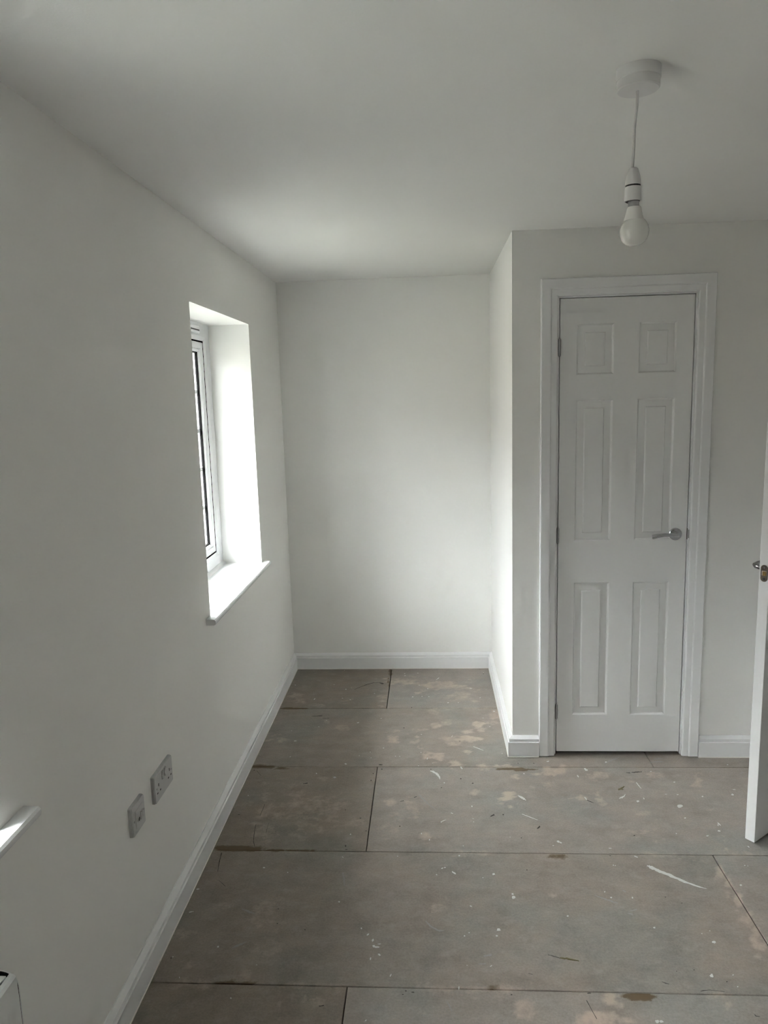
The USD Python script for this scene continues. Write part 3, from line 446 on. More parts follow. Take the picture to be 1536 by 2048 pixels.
obj('fascia', bx(-0.68, -0.66, YR - 1.0, B + 1.0, 2.19, 2.40), M_UPVC, e)
obj('ground', bx(-90, -T_OUT, -70, 80, -2.75, -2.65), M_GROUND, None, 'grassy ground one storey below, outside the windows', 'ground', kind='structure')

nh = thing('neighbouring_house', 'brick terrace with grey tiled roof across the green, outside the windows', 'house', (-14.0, 4.0, -2.65), kind='structure')
obj('house_wall', loft([[(x, y, z) for x, z in ((-18, -2.65), (-10, -2.65), (-10, 2.6), (-14, 5.6), (-18, 2.6))] for y in (-22.0, 30.0)]), M_BRICK, nh)
for s_ in (-1, 1):
    obj('house_roof', loft([[(-14 + s_ * x, y, z) for x, z in ((0, 5.75), (4.4, 2.45), (4.4, 2.33), (0, 5.6))] for y in (-22.3, 30.3)]), M_ROOF, nh)


# ------------------------------------------------------------------ floor of chipboard panels under dirty film
def ell_mask(pts, e, rag, soft):
    """How far inside the ragged ellipse e (centre, two half axes) the points lie, 0 to 1."""
    A = np.array([[e[2], e[4]], [e[3], e[5]]])
    q = np.linalg.solve(A, (pts - np.array(e[:2])).T).T
    r = np.linalg.norm(q, axis=1)
    return np.clip((1.0 + rag - r) / soft, 0, 1)


def wear_at(pts):
    p3 = np.c_[pts, np.zeros(len(pts))]
    n1 = meshkit.fbm(p3 * np.array([14, 24, 1]), 4, 3) - 0.5
    n2 = meshkit.fbm(p3 * np.array([30, 48, 1]), 3, 9) - 0.5
    pink, brown = np.zeros(len(pts)), np.zeros(len(pts))
    for e in PATCHES:
        pink = np.maximum(pink, e[6] * ell_mask(pts, e, 2.6 * n1 + 1.8 * n2 + 0.2, 0.7))
    for e in STAINS:
        brown = np.maximum(brown, 1.15 * e[6] * ell_mask(pts, e, 0.8 * n1 + 0.7 * n2 + 0.12, 0.3))
    # plaster rubbed along the board edges here and there
    row = np.abs(((pts[:, 1] - ROW0) / ROWP + 0.5) % 1 - 0.5) * ROWP
    edge = np.clip(1 - row / 0.028, 0, 1) * np.clip((meshkit.fbm(p3 * 3.1, 3, 21) - 0.52) * 8, 0, 1)
    pink = np.maximum(pink, 0.45 * edge)
    return np.c_[pink, brown, np.zeros(len(pts))]


floor = thing('floor', 'grey-brown chipboard floor panels scuffed and spattered with paint', kind='structure')


def floorboard(x0, x1, y0, y1, step, tone=0.0):
    g, e, th = 0.0016, 0.0012, 0.022
    x0, x1, y0, y1 = x0 + g, x1 - g, y0 + g, y1 - g
    xs = np.r_[x0, np.linspace(x0 + e, x1 - e, max(2, int((x1 - x0) / step))), x1]
    ys = np.r_[y0, np.linspace(y0 + e, y1 - e, max(2, int((y1 - y0) / step))), y1]
    X, Y = np.meshgrid(xs, ys, indexing='ij')
    Z = np.zeros_like(X)
    Z[0], Z[-1], Z[:, 0], Z[:, -1] = -e, -e, -e, -e
    nx, ny = X.shape
    v = np.stack([X, Y, Z], -1).reshape(-1, 3)
    i, j = np.meshgrid(np.arange(nx - 1), np.arange(ny - 1), indexing='ij')
    a, b, c, d = (i * ny + j).ravel(), ((i + 1) * ny + j).ravel(), ((i + 1) * ny + j + 1).ravel(), (i * ny + j + 1).ravel()
    f = np.vstack([np.c_[a, b, c], np.c_[a, c, d]])
    rim = np.r_[np.arange(nx) * ny, (nx - 1) * ny + np.arange(1, ny), (np.arange(nx - 2, -1, -1)) * ny + ny - 1, np.arange(ny - 2, 0, -1)]
    n0 = len(v)
    low = v[rim].copy(); low[:, 2] = -th
    k = len(rim); r2 = np.roll(np.arange(k), -1)
    f = np.vstack([f, np.c_[rim, n0 + np.arange(k), n0 + r2], np.c_[rim, n0 + r2, rim[r2]]])
    v = np.vstack([v, low])
    p = obj('floorboard', trimesh.Trimesh(v, f, process=False), M_FLOOR, floor)
    wear = np.vstack([wear_at(v[:n0, :2]), np.zeros((k, 3))])
    wear[:, 2] = tone                            # how brown and grubby the film of this board is
    UsdGeom.PrimvarsAPI(p).CreatePrimvar('wear', Sdf.ValueTypeNames.Color3fArray, UsdGeom.Tokens.vertex).Set(Vt.Vec3fArray.FromNumpy(wear.astype(np.float32)))


JOINTS = [[0.594], [1.790], [0.5865], [1.810], [0.5845], [1.81], [0.585], [1.81], [0.585], [1.81]]
for k in range(-1, 8):
    ya, yb = ROW0 - k * ROWP, ROW0 - (k + 1) * ROWP
    ya, yb = min(ya, B), max(yb, YR)
    js = JOINTS[k + 1]
    cuts = [0.0] + js + [js[0] + 2.4] if js[0] < 1 else [0.0] + js
    cuts = [c for c in cuts if c < XH] + [XH]
    for a, b in zip(cuts, cuts[1:]):
        fine = yb < 3.7 and ya > 1.5 or k == -1
        floorboard(a, b, yb, ya, 0.009 if fine and a < 2 else 0.06, {(0, 0.0): 0.2, (-1, 0.0): 0.45, (1, 0.0): 0.5, (2, 0.0): 0.3, (3, 0.0): 0.5, (0, 1.79): 0.2}.get((k, a), 0.0))
obj('subfloor', bx(0, XH, YR, B, -0.05, -0.0225), M_SUBFLOOR, floor)


def blot(e, seed, z1=0.0006):
    """A small irregular drop: a wobbly ellipse, slightly domed."""
    r_ = np.random.default_rng(seed)
    n = 12
    ang = np.linspace(0, 2 * np.pi, n, endpoint=False)
    rad = 1 + 0.22 * r_.standard_normal(n) * 0.7
    c, a, b = np.array(e[:2]), np.array(e[2:4]), np.array(e[4:6])
    ring = [np.r_[c + s * (np.cos(t) * a + np.sin(t) * b) * q, z] for s, z in ((1.0, -0.0002), (0.85, z1)) for t, q in zip(ang, rad)]
    return loft([ring[:n], ring[n:]])


def smear(rows, z1=0.0005):
    """A tapered streak along points (x, y, half-width vector), with ragged sides."""
    P = np.array(rows, float)
    t = np.linspace(0, 1, len(P))
    tt = np.linspace(0, 1, max(8, 5 * len(P)))
    Q = np.stack([np.interp(tt, t, P[:, i]) for i in range(4)], 1)
    r_ = np.random.default_rng(int(abs(P[0, 0]) * 1e4))
    wob = 1 + 0.25 * r_.standard_normal((len(tt), 2))
    L_, R_ = Q[:, :2] - Q[:, 2:] * wob[:, :1], Q[:, :2] + Q[:, 2:] * wob[:, 1:]
    rings = [[[*l, -0.0002], [*r, -0.0002], [*(0.85 * r + 0.15 * l), z1], [*(0.85 * l + 0.15 * r), z1]] for l, r in zip(L_, R_)]
    return loft(rings)


for i, e in enumerate(SPOTS):
    if e[0] > 0.03:
        obj('paint_spot', blot(e, 100 + i), M_PAINTSPOT, floor)
for i, e in enumerate(DARK_DOTS):
    obj('scuff_mark', blot(e, 400 + i, 0.0004), M_SCUFF, floor)
for r in SMEARS['white']:
    obj('paint_smear', smear(r), M_PAINTSPOT, floor, 'white paint smear')
for r in SMEARS['faded']:
    obj('faint_smear', smear(r, 0.0003), M_FADED, floor, 'faint rubbed plaster smear')
for r in SMEARS['dark']:
    obj('scratch', smear(r, 0.0003), M_SCUFF, floor, 'dark scratch')
for r in SMEARS['straw']:
    obj('straw', smear(r, 0.002), M_STRAW, floor, 'dry olive straw wisp')

# ------------------------------------------------------------------ skirting boards
SK = [(0, 0.0015), (0.0195, 0.0015), (0.0205, 0.004), (0.0205, 0.0695), (0.0165, 0.0725), (0.0165, 0.0845), (0.0150, 0.0860), (0.0035, 0.0960), (0, 0.0965)]
BEAD = [(0, -0.0005), (0.0225, -0.0005), (0.0222, 0.0022), (0.0205, 0.0036), (0, 0.0036)]


def skirting(name, P, Q, nrm, a, b, label):
    t = thing(name, label, 'skirting', (*P, 0), kind='structure')
    obj('board', run(P, Q, nrm, SK, a, b), M_WOOD, t)
    obj('sealant_bead', run(P, Q, nrm, BEAD, a, b), M_CAULK, t, 'thin cream sealant line along the foot')


AO0, AO1 = 1.310, 2.0105                         # outer edges of the cupboard architrave
skirting('baseboard_left', (0, YR), (0, B), (1, 0, 0), 1, -1, 'long white skirting board running under the windows on the left')
skirting('baseboard_back', (0, B), (W, B), (0, -1, 0), 1, -1, 'short white skirting board across the end of the alcove')
skirting('baseboard_alcove', (W, B), (W, C), (-1, 0, 0), 1, 1, 'white skirting board along the cupboard side of the alcove')
skirting('baseboard_closet', (W, C), (AO0, C), (0, -1, 0), -1, 0, 'tiny white skirting return between the alcove corner and the cupboard door frame')
skirting('baseboard_front', (AO1, C), (XR, C), (0, -1, 0), 0, -1, 'white skirting board between the cupboard door frame and the open entrance door')
skirting('baseboard_right', (XR, RD0 - 0.05), (XR, YR), (-1, 0, 0), 0, -1, 'white skirting board on the wall beside the entrance doorway')
skirting('baseboard_rear', (XR, YR), (0, YR), (0, 1, 0), 1, -1, 'white skirting board on the wall behind the viewpoint')


# ------------------------------------------------------------------ windows
def window(name, y0, y1, label, horn0, horn1):
    t = thing(name, label, 'window', (-REV, (y0 + y1) / 2, SILL), kind='structure')
    X0 = -REV

    def to3(u, v, d):
        return np.array([X0 + d, u, v])
    z0, z1 = SILL - 0.004, WZ1
    # sill board with a rounded nose and a horn at each end
    nose = [(-0.20, SILL - 0.023), (0.030, SILL - 0.023), (0.0355, SILL - 0.020), (0.038, SILL - 0.013), (0.0372, SILL - 0.006), (0.033, SILL - 0.001), (0.028, SILL), (-0.20, SILL)]
    body = loft([[(x, y, z) for x, z in nose] for y in (y0 + 0.0005, y1 - 0.0005)])
    hn = [(0.0005, SILL - 0.023)] + nose[1:-1] + [(0.0005, SILL)]
    horn = loft([[(x, y, z) for x, z in hn] for y in (y0 - horn0, y1 + horn1)])
    obj('window_sill', man_union(body, horn), M_SILL, t, smooth=30)
    fr = [(0.0, -0.07), (0.0, 0.0), (0.060, 0.0), (0.062, -0.001), (0.078, -0.0085), (0.078, -0.07)]
    obj('window_frame', rect_frame(y0, y1, z0, z1, fr, to3), M_UPVC, t)
    ym = (y0 + y1) / 2
    obj('mullion', bx(X0 - 0.07, X0 - 0.001, ym - 0.02, ym + 0.02, z0 + 0.06, z1 - 0.06), M_UPVC, t)
    obj('trim', loft([[(X0 + x, y, SILL + z) for x, z in ((-0.002, 0), (0.016, 0), (0.012, 0.008), (0, 0.014), (-0.002, 0.014))] for y in (y0, y1)]), M_UPVC, t)
    for a, b in ((y0 + 0.078, ym - 0.02), (ym + 0.02, y1 - 0.078)):
        za, zb = z0 + 0.078, z1 - 0.078
        obj('gasket', rect_frame(a, b, za, zb, [(0, -0.06), (0, -0.0074), (0.0062, -0.0074), (0.0062, -0.06)], to3), M_GASKET, t)
        s = obj('sash', rect_frame(a + 0.0062, b - 0.0062, za + 0.0062, zb - 0.0062, [(0, -0.06), (0, -0.009), (0.002, -0.0075), (0.026, -0.0105), (0.028, -0.0125), (0.034, -0.0135), (0.044, -0.022), (0.044, -0.06)], to3), M_UPVC, t)
        obj('glazing_gasket', rect_frame(a + 0.0500, b - 0.0500, za + 0.0500, zb - 0.0500, [(0, -0.034), (0, -0.0210), (0.0045, -0.0220), (0.0045, -0.034)], to3), M_GASKET, s, 'black rubber glazing seal')
        obj('glass', bx(X0 - 0.030, X0 - 0.026, a + 0.049, b - 0.049, za + 0.049, zb - 0.049), M_GLASS, s)
        gy0, gy1, gz0, gz1 = a + 0.051, b - 0.051, za + 0.051, zb - 0.051
        bars = [bx(X0 - 0.044, X0 - 0.032, (gy0 + gy1) / 2 - 0.009, (gy0 + gy1) / 2 + 0.009, gz0, gz1)]
        bars += [bx(X0 - 0.044, X0 - 0.032, gy0, gy1, gz0 + (gz1 - gz0) * k / 5 - 0.009, gz0 + (gz1 - gz0) * k / 5 + 0.009) for k in range(1, 5)]
        obj('glazing_bars', man_union(*bars), M_UPVC, s)
    # trickle vent on the head of the frame
    v = obj('trickle_vent', loft([[(X0 + x, y, z) for x, z in ((0, z1 - 0.052), (0.010, z1 - 0.050), (0.013, z1 - 0.043), (0.013, z1 - 0.024), (0.009, z1 - 0.018), (0, z1 - 0.016))] for y in (ym - 0.20, y1 - 0.175)]), M_UPVC, t)
    obj('vent_slot', bx(X0 + 0.0115, X0 + 0.0135, ym - 0.19, y1 - 0.183, z1 - 0.040, z1 - 0.034), M_DARK, v, 'dark slot of the vent')


def man_union(*ms):
    A = man(ms[0])
    for m in ms[1:]:
        A = A + man(m)
    q = A.to_mesh()
    return trimesh.Trimesh(q.vert_properties[:, :3], q.tri_verts, process=False)


window('window_1', *WIN[0], 'tall white window in a deep reveal with projecting sill, near the alcove', 0.061, 0.042)
window('window_2', *WIN[1], 'white window beside the viewpoint of which only the sill end shows', 0.06, 0.090)


# ------------------------------------------------------------------ doors
def moulded_panel(u0, u1, v0, v1, thick):
    """A raised and fielded panel, moulded on both faces; local x across, y depth (front at 0), z up."""
    prof = [(0.0, 0.0), (0.0025, 0.0010), (0.0055, 0.0048), (0.0085, 0.0066), (0.013, 0.0068), (0.0350, 0.0050), (0.0375, 0.0018), (0.0405, 0.0010)]
    rings = []
    for i, d in prof[::-1]:
        rings.append([(u0 + i, d, v0 + i), (u1 - i, d, v0 + i), (u1 - i, d, v1 - i), (u0 + i, d, v1 - i)])
    for i, d in prof:
        rings.append([(u0 + i, thick - d, v0 + i), (u1 - i, thick - d, v0 + i), (u1 - i, thick - d, v1 - i), (u0 + i, thick - d, v1 - i)])
    return loft(rings)


def lever_handle(u, v, side, front, thick):
    """(lever, rose) on one face: side is the way the lever points along x."""
    s, y0 = (-1, 0.0) if front else (1, thick)
    lev = tube([(u, y0 + s * 0.004, v), (u, y0 + s * 0.030, v + 0.001), (u + side * 0.002, y0 + s * 0.042, v + 0.002), (u + side * 0.010, y0 + s * 0.050, v + 0.003), (u + side * 0.030, y0 + s * 0.052, v + 0.006),
                (u + side * 0.060, y0 + s * 0.050, v + 0.0055), (u + side * 0.085, y0 + s * 0.047, v + 0.002), (u + side * 0.106, y0 + s * 0.045, v - 0.003), (u + side * 0.109, y0 + s * 0.0445, v - 0.0035)],
               [0.0105, 0.0095, 0.0090, 0.0085, 0.0070, 0.0075, 0.0088, 0.0098, 0.0075], 20)
    pr = [(0, 0.0), (0.0265, 0.0), (0.0265, 0.006), (0.0245, 0.0085), (0.013, 0.0095), (0.012, 0.014), (0, 0.014)]
    rose = lathe([(r, y0 + s * h) for r, h in pr], (u, 0, v), 'y', 36)
    return lev, rose


def leaf(t, place, width, height, thick, stile, mullion, handle_u, lever_side, faceplate):
    def put(m):
        m = m.copy(); m.apply_transform(place); return m
    slab = rbx(0, width, 0, thick, 0, height, 0.0012)
    xa = [(stile, (width - mullion) / 2), ((width + mullion) / 2, width - stile)]
    za = [(0.174, 0.784), (0.967, 1.569), (1.671, 1.878)]
    holes = [bx(x0, x1, -1, 1, z0, z1) for x0, x1 in xa for z0, z1 in za]
    d = obj('door_leaf', put(cut(slab, *holes)), M_DOOR, t)
    for z0, z1 in za[::-1]:
        for x0, x1 in xa:
            obj('panel', put(moulded_panel(x0, x1, z0, z1, thick)), M_DOOR, d, smooth=12)
    for fr in (True, False):
        lev, rose = lever_handle(handle_u, 0.992, lever_side, fr, thick)
        h = obj('door_handle', put(lev), M_CHROME, t, 'polished chrome lever handle', smooth=40)
        obj('rose', put(rose), M_CHROME, h, smooth=30)
    if faceplate is not None:
        u, s = faceplate
        zc = 0.988
        shp = sbox(thick / 2 - 0.012, zc - 0.017, thick / 2 + 0.012, zc + 0.017).buffer(0.0001).union(Point(thick / 2, zc + 0.017).buffer(0.012)).union(Point(thick / 2, zc - 0.017).buffer(0.012))
        hole = sbox(thick / 2 - 0.0085, zc - 0.008, thick / 2 + 0.0085, zc + 0.008)

        def edge(shape, a, b):
            m = trimesh.creation.extrude_polygon(shape, b - a, engine='earcut')
            v = m.vertices.copy()
            m.vertices = np.c_[u + s * (v[:, 2] + a), v[:, 0], v[:, 1]]
            trimesh.repair.fix_normals(m)
            return put(m)
        f = obj('latch_plate', edge(shp.difference(hole), -0.002, 0.0012), M_BRONZE, t, 'dull metal latch plate with two screws')
        obj('latch_bolt', edge(sbox(thick / 2 - 0.0075, zc - 0.007, thick / 2 + 0.003, zc + 0.007), -0.002, 0.0065), M_BRASS, f)
        for dz in (-0.0195, 0.0195):
            obj('screw', edge(Point(thick / 2, zc + dz).buffer(0.0036), 0.0, 0.0019), M_CHROME, f)


def frame_and_architrave(t, to3, u0, u1, top, depth, material=M_WOOD):
    """Lining and moulded architrave of a doorway; to3(u, v, d): d into the room from the wall face."""
    lin = portal(u0, u1, 0.006, top, [(0.0, 0.0), (0.031, 0.0), (0.031, -depth), (0.0, -depth)], to3)
    l = obj('door_frame', lin, material, t)
    stop = portal(u0 + 0.012, u1 - 0.012, 0.006, top - 0.012, [(0.0, -0.038), (0.013, -0.038), (0.013, -0.065), (0.0, -0.065)], to3)
    obj('door_stop', stop, material, l)
    o0 = 0.0065
    prof = [(o0, 0.0), (o0, 0.0095), (o0 + 0.002, 0.0125), (o0 + 0.006, 0.0140), (o0 + 0.0265, 0.0145), (o0 + 0.0285, 0.0165), (o0 + 0.033, 0.0180), (o0 + 0.066, 0.0180), (o0 + 0.069, 0.0165), (o0 + 0.070, 0.0140), (o0 + 0.070, 0.0)]
    obj('architrave', portal(u0, u1, 0.004, top, prof, to3), material, t)


def hinge(t, x, y, z0, z1, put=lambda m: m):
    n = 3
    h = (z1 - z0 - 0.006) / n
    k = obj('hinge', put(cat(*[lathe([(0.0, z0 + 0.003 + i * h + 0.0006), (0.0052, z0 + 0.003 + i * h + 0.0006), (0.0056, z0 + 0.003 + i * h + 0.0016), (0.0056, z0 + 0.003 + (i + 1) * h - 0.0016), (0.0052, z0 + 0.003 + (i + 1) * h - 0.0006), (0.0, z0 + 0.003 + (i + 1) * h - 0.0006)], (x, y, 0), 'z', 20) for i in range(n)])), M_STEEL, t, 'steel butt hinge knuckle', smooth=30)
    obj('hinge_pin', put(lathe([(0, z0), (0.0035, z0), (0.0042, z0 + 0.0025), (0.0042, z1 - 0.0025), (0.0035, z1), (0, z1)], (x, y, 0), 'z', 16)), M_STEEL, k)


D0, D1, DZ0, DZ1 = 1.3900, 1.9310, 0.0185, 1.9990
t = thing('door_1', 'closed narrow white six-panel cupboard door with chrome lever handle', 'door', ((D0 + D1) / 2, C, 0), kind='structure')
leaf(t, trimesh.transformations.translation_matrix([D0, C + 0.0005, DZ0]), D1 - D0, DZ1 - DZ0, 0.035, 0.0675, 0.099, 1.8825 - D0, -1, None)
frame_and_architrave(t, lambda u, v, d: np.array([u, C - d, v]), D0 - 0.0030, D1 + 0.0028, DZ1 + 0.0028, 0.09)
for za, zb in ((1.767, 1.841), (0.976, 1.048), (0.175, 0.247)):
    hinge(t, D0 - 0.0018, C - 0.0035, za, zb)
obj('strike_plate', rbx(D1 + 0.0012, D1 + 0.0036, C - 0.0015, C + 0.028, 0.986, 1.034, 0.0005), M_BRONZE, t, 'dull metal strike plate in the frame')
obj('strike_lip', loft([[(x, y, z) for x, y in ((D1 + 0.0016, C - 0.0010), (D1 + 0.0100, C - 0.0012), (D1 + 0.0100, C - 0.0024), (D1 + 0.0016, C - 0.0024))] for z in (0.992, 1.028)]), M_STEEL, t, 'strike plate lip lapping onto the frame edge')

TH = math.radians(39.0)
place = trimesh.transformations.rotation_matrix(TH, [0, 0, 1])
place[:3, 3] = (1.9775, 2.4685, 0.010)
t = thing('door_2', 'white entrance door standing half open at the right edge, its latch edge towards the room', 'door', (1.9775, 2.4685, 0), kind='structure')
leaf(t, place, 0.762, 1.981, 0.035, 0.105, 0.105, 0.058, 1, (0.0, -1))
frame_and_architrave(t, lambda u, v, d: np.array([XR - d, u, v]), RD0 + 0.031, RD1 - 0.031, 1.996, 0.12)

# ------------------------------------------------------------------ pendant light
PX, PY = 1.2825, 1.643
t = thing('pendant_light', 'bare bulb pendant on a white flex from a round ceiling rose', 'ceiling light', (PX, PY, H))
obj('ceiling_rose', lathe([(0, H), (0.0440, H), (0.0440, H - 0.0215), (0.0425, H - 0.0225), (0.0425, H - 0.0385), (0.0400, H - 0.0410), (0.012, H - 0.0420), (0, H - 0.0420)], (PX, PY, 0), 'z', 64), M_PLASTIC, t, smooth=30)
cz = np.linspace(0, 1, 26)
cx = PX - 0.002 - 0.0065 * cz + 0.0016 * np.sin(cz * 9.0) * (1 - cz)
zf = (H - 0.040) + (2.078 - (H - 0.040)) * cz
obj('flex', tube(np.c_[cx, np.full(26, PY), zf], 0.0031, 12), M_CORD, t, smooth=60)
LX = 1.2765
h = obj('lampholder', lathe([(0, 2.0815), (0.0075, 2.0815), (0.0095, 2.0800), (0.0130, 2.0690), (0.0155, 2.0580), (0.0163, 2.0500), (0.0163, 2.0478), (0, 2.0478)], (LX, PY, 0), 'z', 40), M_PLASTIC, t, smooth=30)
obj('ring_gap', lathe([(0, 2.0478), (0.0152, 2.0478), (0.0152, 2.0444), (0, 2.0444)], (LX, PY, 0), 'z', 40), M_DARK, h, 'dark gap between the two halves of the lampholder', smooth=30)
obj('skirt', lathe([(0.0135, 2.0160), (0.0165, 2.0160), (0.0172, 2.0180), (0.0168, 2.0260), (0.0164, 2.0444), (0.0135, 2.0444), (0.0135, 2.0160)], (LX, PY, 0), 'z', 40), M_PLASTIC, h, smooth=30)
obj('brass_liner', lathe([(0.0128, 2.0178), (0.0148, 2.0170), (0.0150, 2.0162), (0.0134, 2.0155), (0.0128, 2.0178)], (LX, PY, 0), 'z', 40), M_DARK, h, 'dark inner rim', smooth=30)
b = obj('bulb', lathe([(0.0207, 1.9780), (0.0240, 1.9735), (0.0275, 1.9670), (0.0295, 1.9600), (0.0298, 1.9550), (0.0288, 1.9475), (0.0262, 1.9400), (0.0220, 1.9340), (0.0160, 1.9297), (0.0085, 1.9273), (0, 1.9267)], (1.2815, PY, 0), 'z', 48), M_BULB, t, 'frosted globe of an unlit bulb', smooth=50)
obj('bulb_collar', lathe([(0, 2.0050), (0.0128, 2.0050), (0.0140, 2.0030), (0.0158, 1.9950), (0.0180, 1.9860), (0.0207, 1.9785), (0.0207, 1.9778), (0, 1.9778)], (1.2798, PY, 0), 'z', 40), M_BULBBASE, b, 'white plastic collar of the bulb', smooth=30)
obj('bulb_cap', lathe([(0, 2.0200), (0.0112, 2.0200), (0.0112, 2.0062), (0.0120, 2.0050), (0, 2.0050)], (1.2785, PY, 0), 'z', 32), M_STEEL, b, 'metal bayonet cap of the bulb', smooth=30)


# ------------------------------------------------------------------ wall sockets
def faceplate(y0, y1, z0, z1, d=0.0125):
    r = 0.0042
    rings = []
    for x, i in ((0.0, 0.0), (d * 0.62, 0.0), (d * 0.68, 0.0010), (d * 0.92, 0.0014), (d, 0.0026)):
        s = sbox(y0 + i + r, z0 + i + r, y1 - i - r, z1 - i - r).buffer(r, quad_segs=3)
        rings.append([(x, p[0], p[1]) for p in list(s.exterior.coords)[:-1]])
    return loft(rings)


SZ0, SZ1, FD = 0.4460, 0.5325, 0.0125
t = thing('double_socket', 'white double power socket with two rocker switches, low on the wall under the far window', 'socket', (0, 2.038, (SZ0 + SZ1) / 2))
y0, y1 = 1.9645, 2.1120
obj('faceplate', faceplate(y0, y1, SZ0, SZ1), M_SOCKET, t, smooth=20)
yc, zc = (y0 + y1) / 2, (SZ0 + SZ1) / 2
for s in (-1, 1):
    a = yc + s * 0.0455
    for (dy, dz, hw, hh) in ((0, 0.0065, 0.0022, 0.0045), (-0.0112, -0.0150, 0.0036, 0.0022), (0.0112, -0.0150, 0.0036, 0.0022)):
        obj('pin_hole', bx(FD - 0.0012, FD + 0.0004, a + dy - hw, a + dy + hw, zc + dz - hh, zc + dz + hh), M_DARK, t, 'dark socket pin hole')
    obj('screw', lathe([(0, FD - 0.001), (0.0034, FD - 0.001), (0.0030, FD + 0.0005), (0, FD + 0.0005)], (0, yc + s * 0.0605, zc), 'x', 14), M_STEEL, t)
    q = yc + s * 0.0105
    sw = obj('rocker_switch', loft([[(x, y, z) for x, z in ((FD - 0.001, zc + 0.0085), (FD + 0.0045, zc + 0.0090), (FD + 0.0012, zc + 0.0205), (FD + 0.0040, zc + 0.0320), (FD - 0.001, zc + 0.0325))] for y in (q - 0.0060, q + 0.0060)]), M_SOCKET, t)
    obj('switch_gap', rect_frame(q - 0.0070, q + 0.0070, zc + 0.0075, zc + 0.0335, [(0, FD - 0.001), (0, FD + 0.0003), (0.0009, FD + 0.0003), (0.0009, FD - 0.001)], lambda u, v, d: np.array([d, u, v])), M_DARK, sw)

t = thing('aerial_socket', 'small square white aerial and phone outlet beside the double socket, nearer the viewpoint', 'socket', (0, 1.84, (SZ0 + SZ1) / 2))
y0, y1 = 1.7985, 1.8835
obj('faceplate', faceplate(y0, y1, SZ0, SZ1), M_SOCKET, t, smooth=20)
yc = (y0 + y1) / 2
m = obj('module', loft([[(FD - 0.001, yc + a * 0.026, zc + b_ * 0.026) for a, b_ in ((-1, -1), (1, -1), (1, 1), (-1, 1))], [(FD + 0.0012, yc + a * 0.0255, zc + b_ * 0.0255) for a, b_ in ((-1, -1), (1, -1), (1, 1), (-1, 1))], [(FD + 0.0022, yc + a * 0.0235, zc + b_ * 0.0235) for a, b_ in ((-1, -1), (1, -1), (1, 1), (-1, 1))]]), M_SOCKET, t)
obj('coax_ring', lathe([(0.0059, FD + 0.002), (0.0076, FD + 0.002), (0.0076, FD + 0.0054), (0.0059, FD + 0.0054), (0.0059, FD + 0.002)], (0, yc - 0.0120, zc - 0.003), 'x', 24), M_SOCKET, m, smooth=30)
obj('coax_hole', lathe([(0, FD + 0.0021), (0.0060, FD + 0.0021), (0.0060, FD + 0.0050), (0, FD + 0.0050)], (0, yc - 0.0120, zc - 0.003), 'x', 24), M_DARK, m, 'dark round aerial hole')
obj('phone_jack', rect_frame(yc + 0.0035, yc + 0.0195, zc - 0.014, zc + 0.010, [(0, FD + 0.002), (0, FD + 0.0040), (0.0035, FD + 0.0024), (0.0035, FD + 0.002)], lambda u, v, d: np.array([d, u, v])), M_SOCKET, m)
obj('jack_slot', bx(FD + 0.0018, FD + 0.0029, yc + 0.0085, yc + 0.0125, zc + 0.0055, zc + 0.0085), M_DARK, m, 'dark slot of the phone jack')
for s in (-1, 1):
    obj('screw', lathe([(0, FD - 0.001), (0.0034, FD - 0.001), (0.0030, FD + 0.0005), (0, FD + 0.0005)], (0, yc + s * 0.0335, zc), 'x', 14), M_STEEL, t)

# ------------------------------------------------------------------ radiator under the near window
t = thing('radiator', 'white panel radiator under the near window, mostly out of view', 'radiator', (0, 0.80, 0.12))
ry0, ry1, rz0, rz1 = 0.515, 1.088, 0.12, 0.660


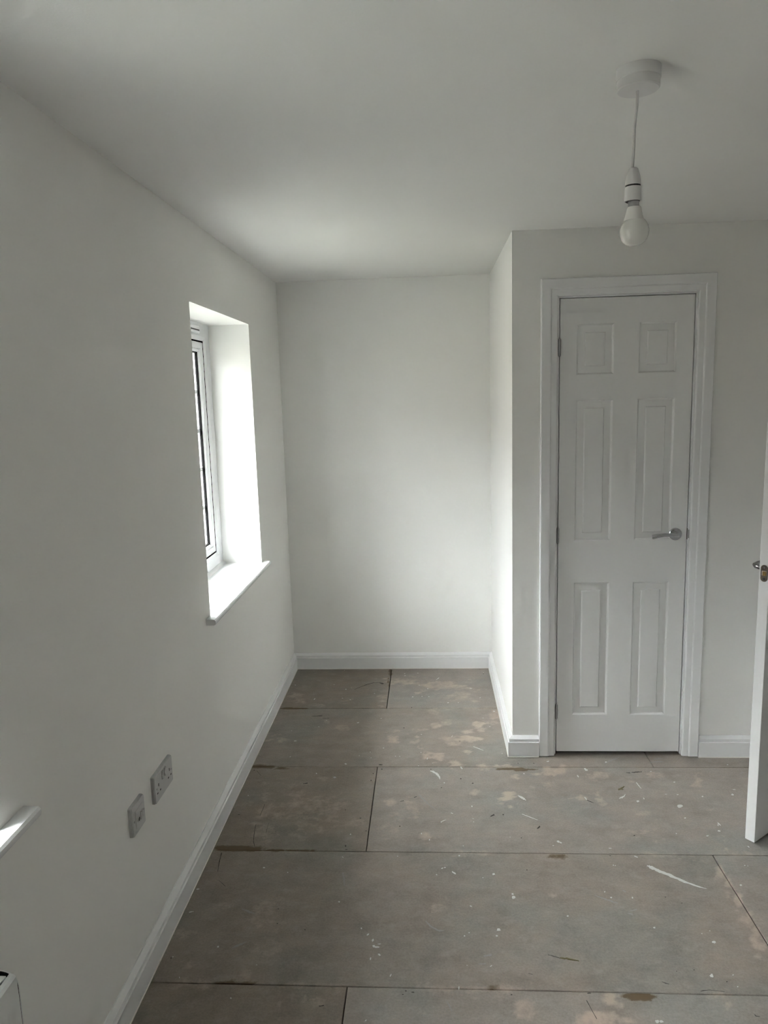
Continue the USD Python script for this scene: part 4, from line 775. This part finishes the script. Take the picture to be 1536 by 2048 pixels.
def rad_panel(x0, x1):
    """A pressed steel panel: vertical flutes on the room face, rounded top and bottom."""
    ys = np.linspace(ry0 + 0.004, ry1 - 0.004, 120)
    ph = (ys - ry0) / 0.0333 * 2 * np.pi
    fl = 0.0035 * np.clip(1.4 * np.cos(ph), -1, 1)
    edge = np.clip(np.minimum(ys - ry0 - 0.004, ry1 - 0.004 - ys) / 0.03, 0, 1)
    rings = []
    for y, f, e in zip(ys, fl, edge):
        rings.append([(x0, y, rz0 + 0.006), (x0, y, rz1 - 0.006), (x0 + 0.003, y, rz1 - 0.001), (x1 - 0.005, y, rz1 - 0.001), (x1 - 0.001, y, rz1 - 0.006), (x1, y, rz1 - 0.045),
                      (x1 - e * (0.0045 - f), y, rz1 - 0.065), (x1 - e * (0.0045 - f), y, rz0 + 0.065), (x1, y, rz0 + 0.045), (x1 - 0.001, y, rz0 + 0.006), (x1 - 0.005, y, rz0 + 0.001), (x0 + 0.003, y, rz0 + 0.001)])
    return loft(rings)


obj('front_panel', rad_panel(0.094, 0.110), M_RAD, t, smooth=35)
obj('back_panel', rad_panel(0.036, 0.050), M_RAD, t, smooth=35)
obj('top_grille', cat(*[bx(0.050, 0.094, y, y + 0.004, rz1 - 0.012, rz1 - 0.002) for y in np.arange(ry0 + 0.02, ry1 - 0.035, 0.0125)], bx(0.0505, 0.053, ry0 + 0.02, ry1 - 0.02, rz1 - 0.016, rz1 - 0.001), bx(0.091, 0.0935, ry0 + 0.02, ry1 - 0.02, rz1 - 0.016, rz1 - 0.001)), M_RAD, t)
obj('top_rail', bx(0.0505, 0.0935, ry1 - 0.036, ry1 - 0.008, rz1 - 0.010, rz1 - 0.002), M_RAD, t)


def end_plate(y, w, grow, material, name):
    shp = sbox(0.034 + 0.03, rz0 + 0.02, 0.108 - 0.03, rz1 - 0.030).buffer(0.03 + grow, quad_segs=8)
    m = trimesh.creation.extrude_polygon(shp, w, engine='earcut')
    v = m.vertices.copy()
    m.vertices = np.c_[v[:, 0], y + v[:, 2], v[:, 1]]
    trimesh.repair.fix_normals(m)
    return obj(name, m, material, t, None if material is M_RAD else 'dark gap between end plate and panels')


for y, w, g, m_, n_ in ((ry0 - 0.002, 0.0025, 0.001, M_RAD, 'side_panel'), (ry0 + 0.0006, 0.0030, 0.0004, M_DARK, 'side_gap'), (ry1 - 0.0005, 0.0025, 0.001, M_RAD, 'side_panel'), (ry1 - 0.0036, 0.0030, 0.0004, M_DARK, 'side_gap')):
    end_plate(y, w, g, m_, n_)
obj('wall_bracket', bx(0.0, 0.036, 0.62, 0.65, 0.2, 0.58), M_RAD, t)
obj('wall_bracket', bx(0.0, 0.036, 0.95, 0.98, 0.2, 0.58), M_RAD, t)
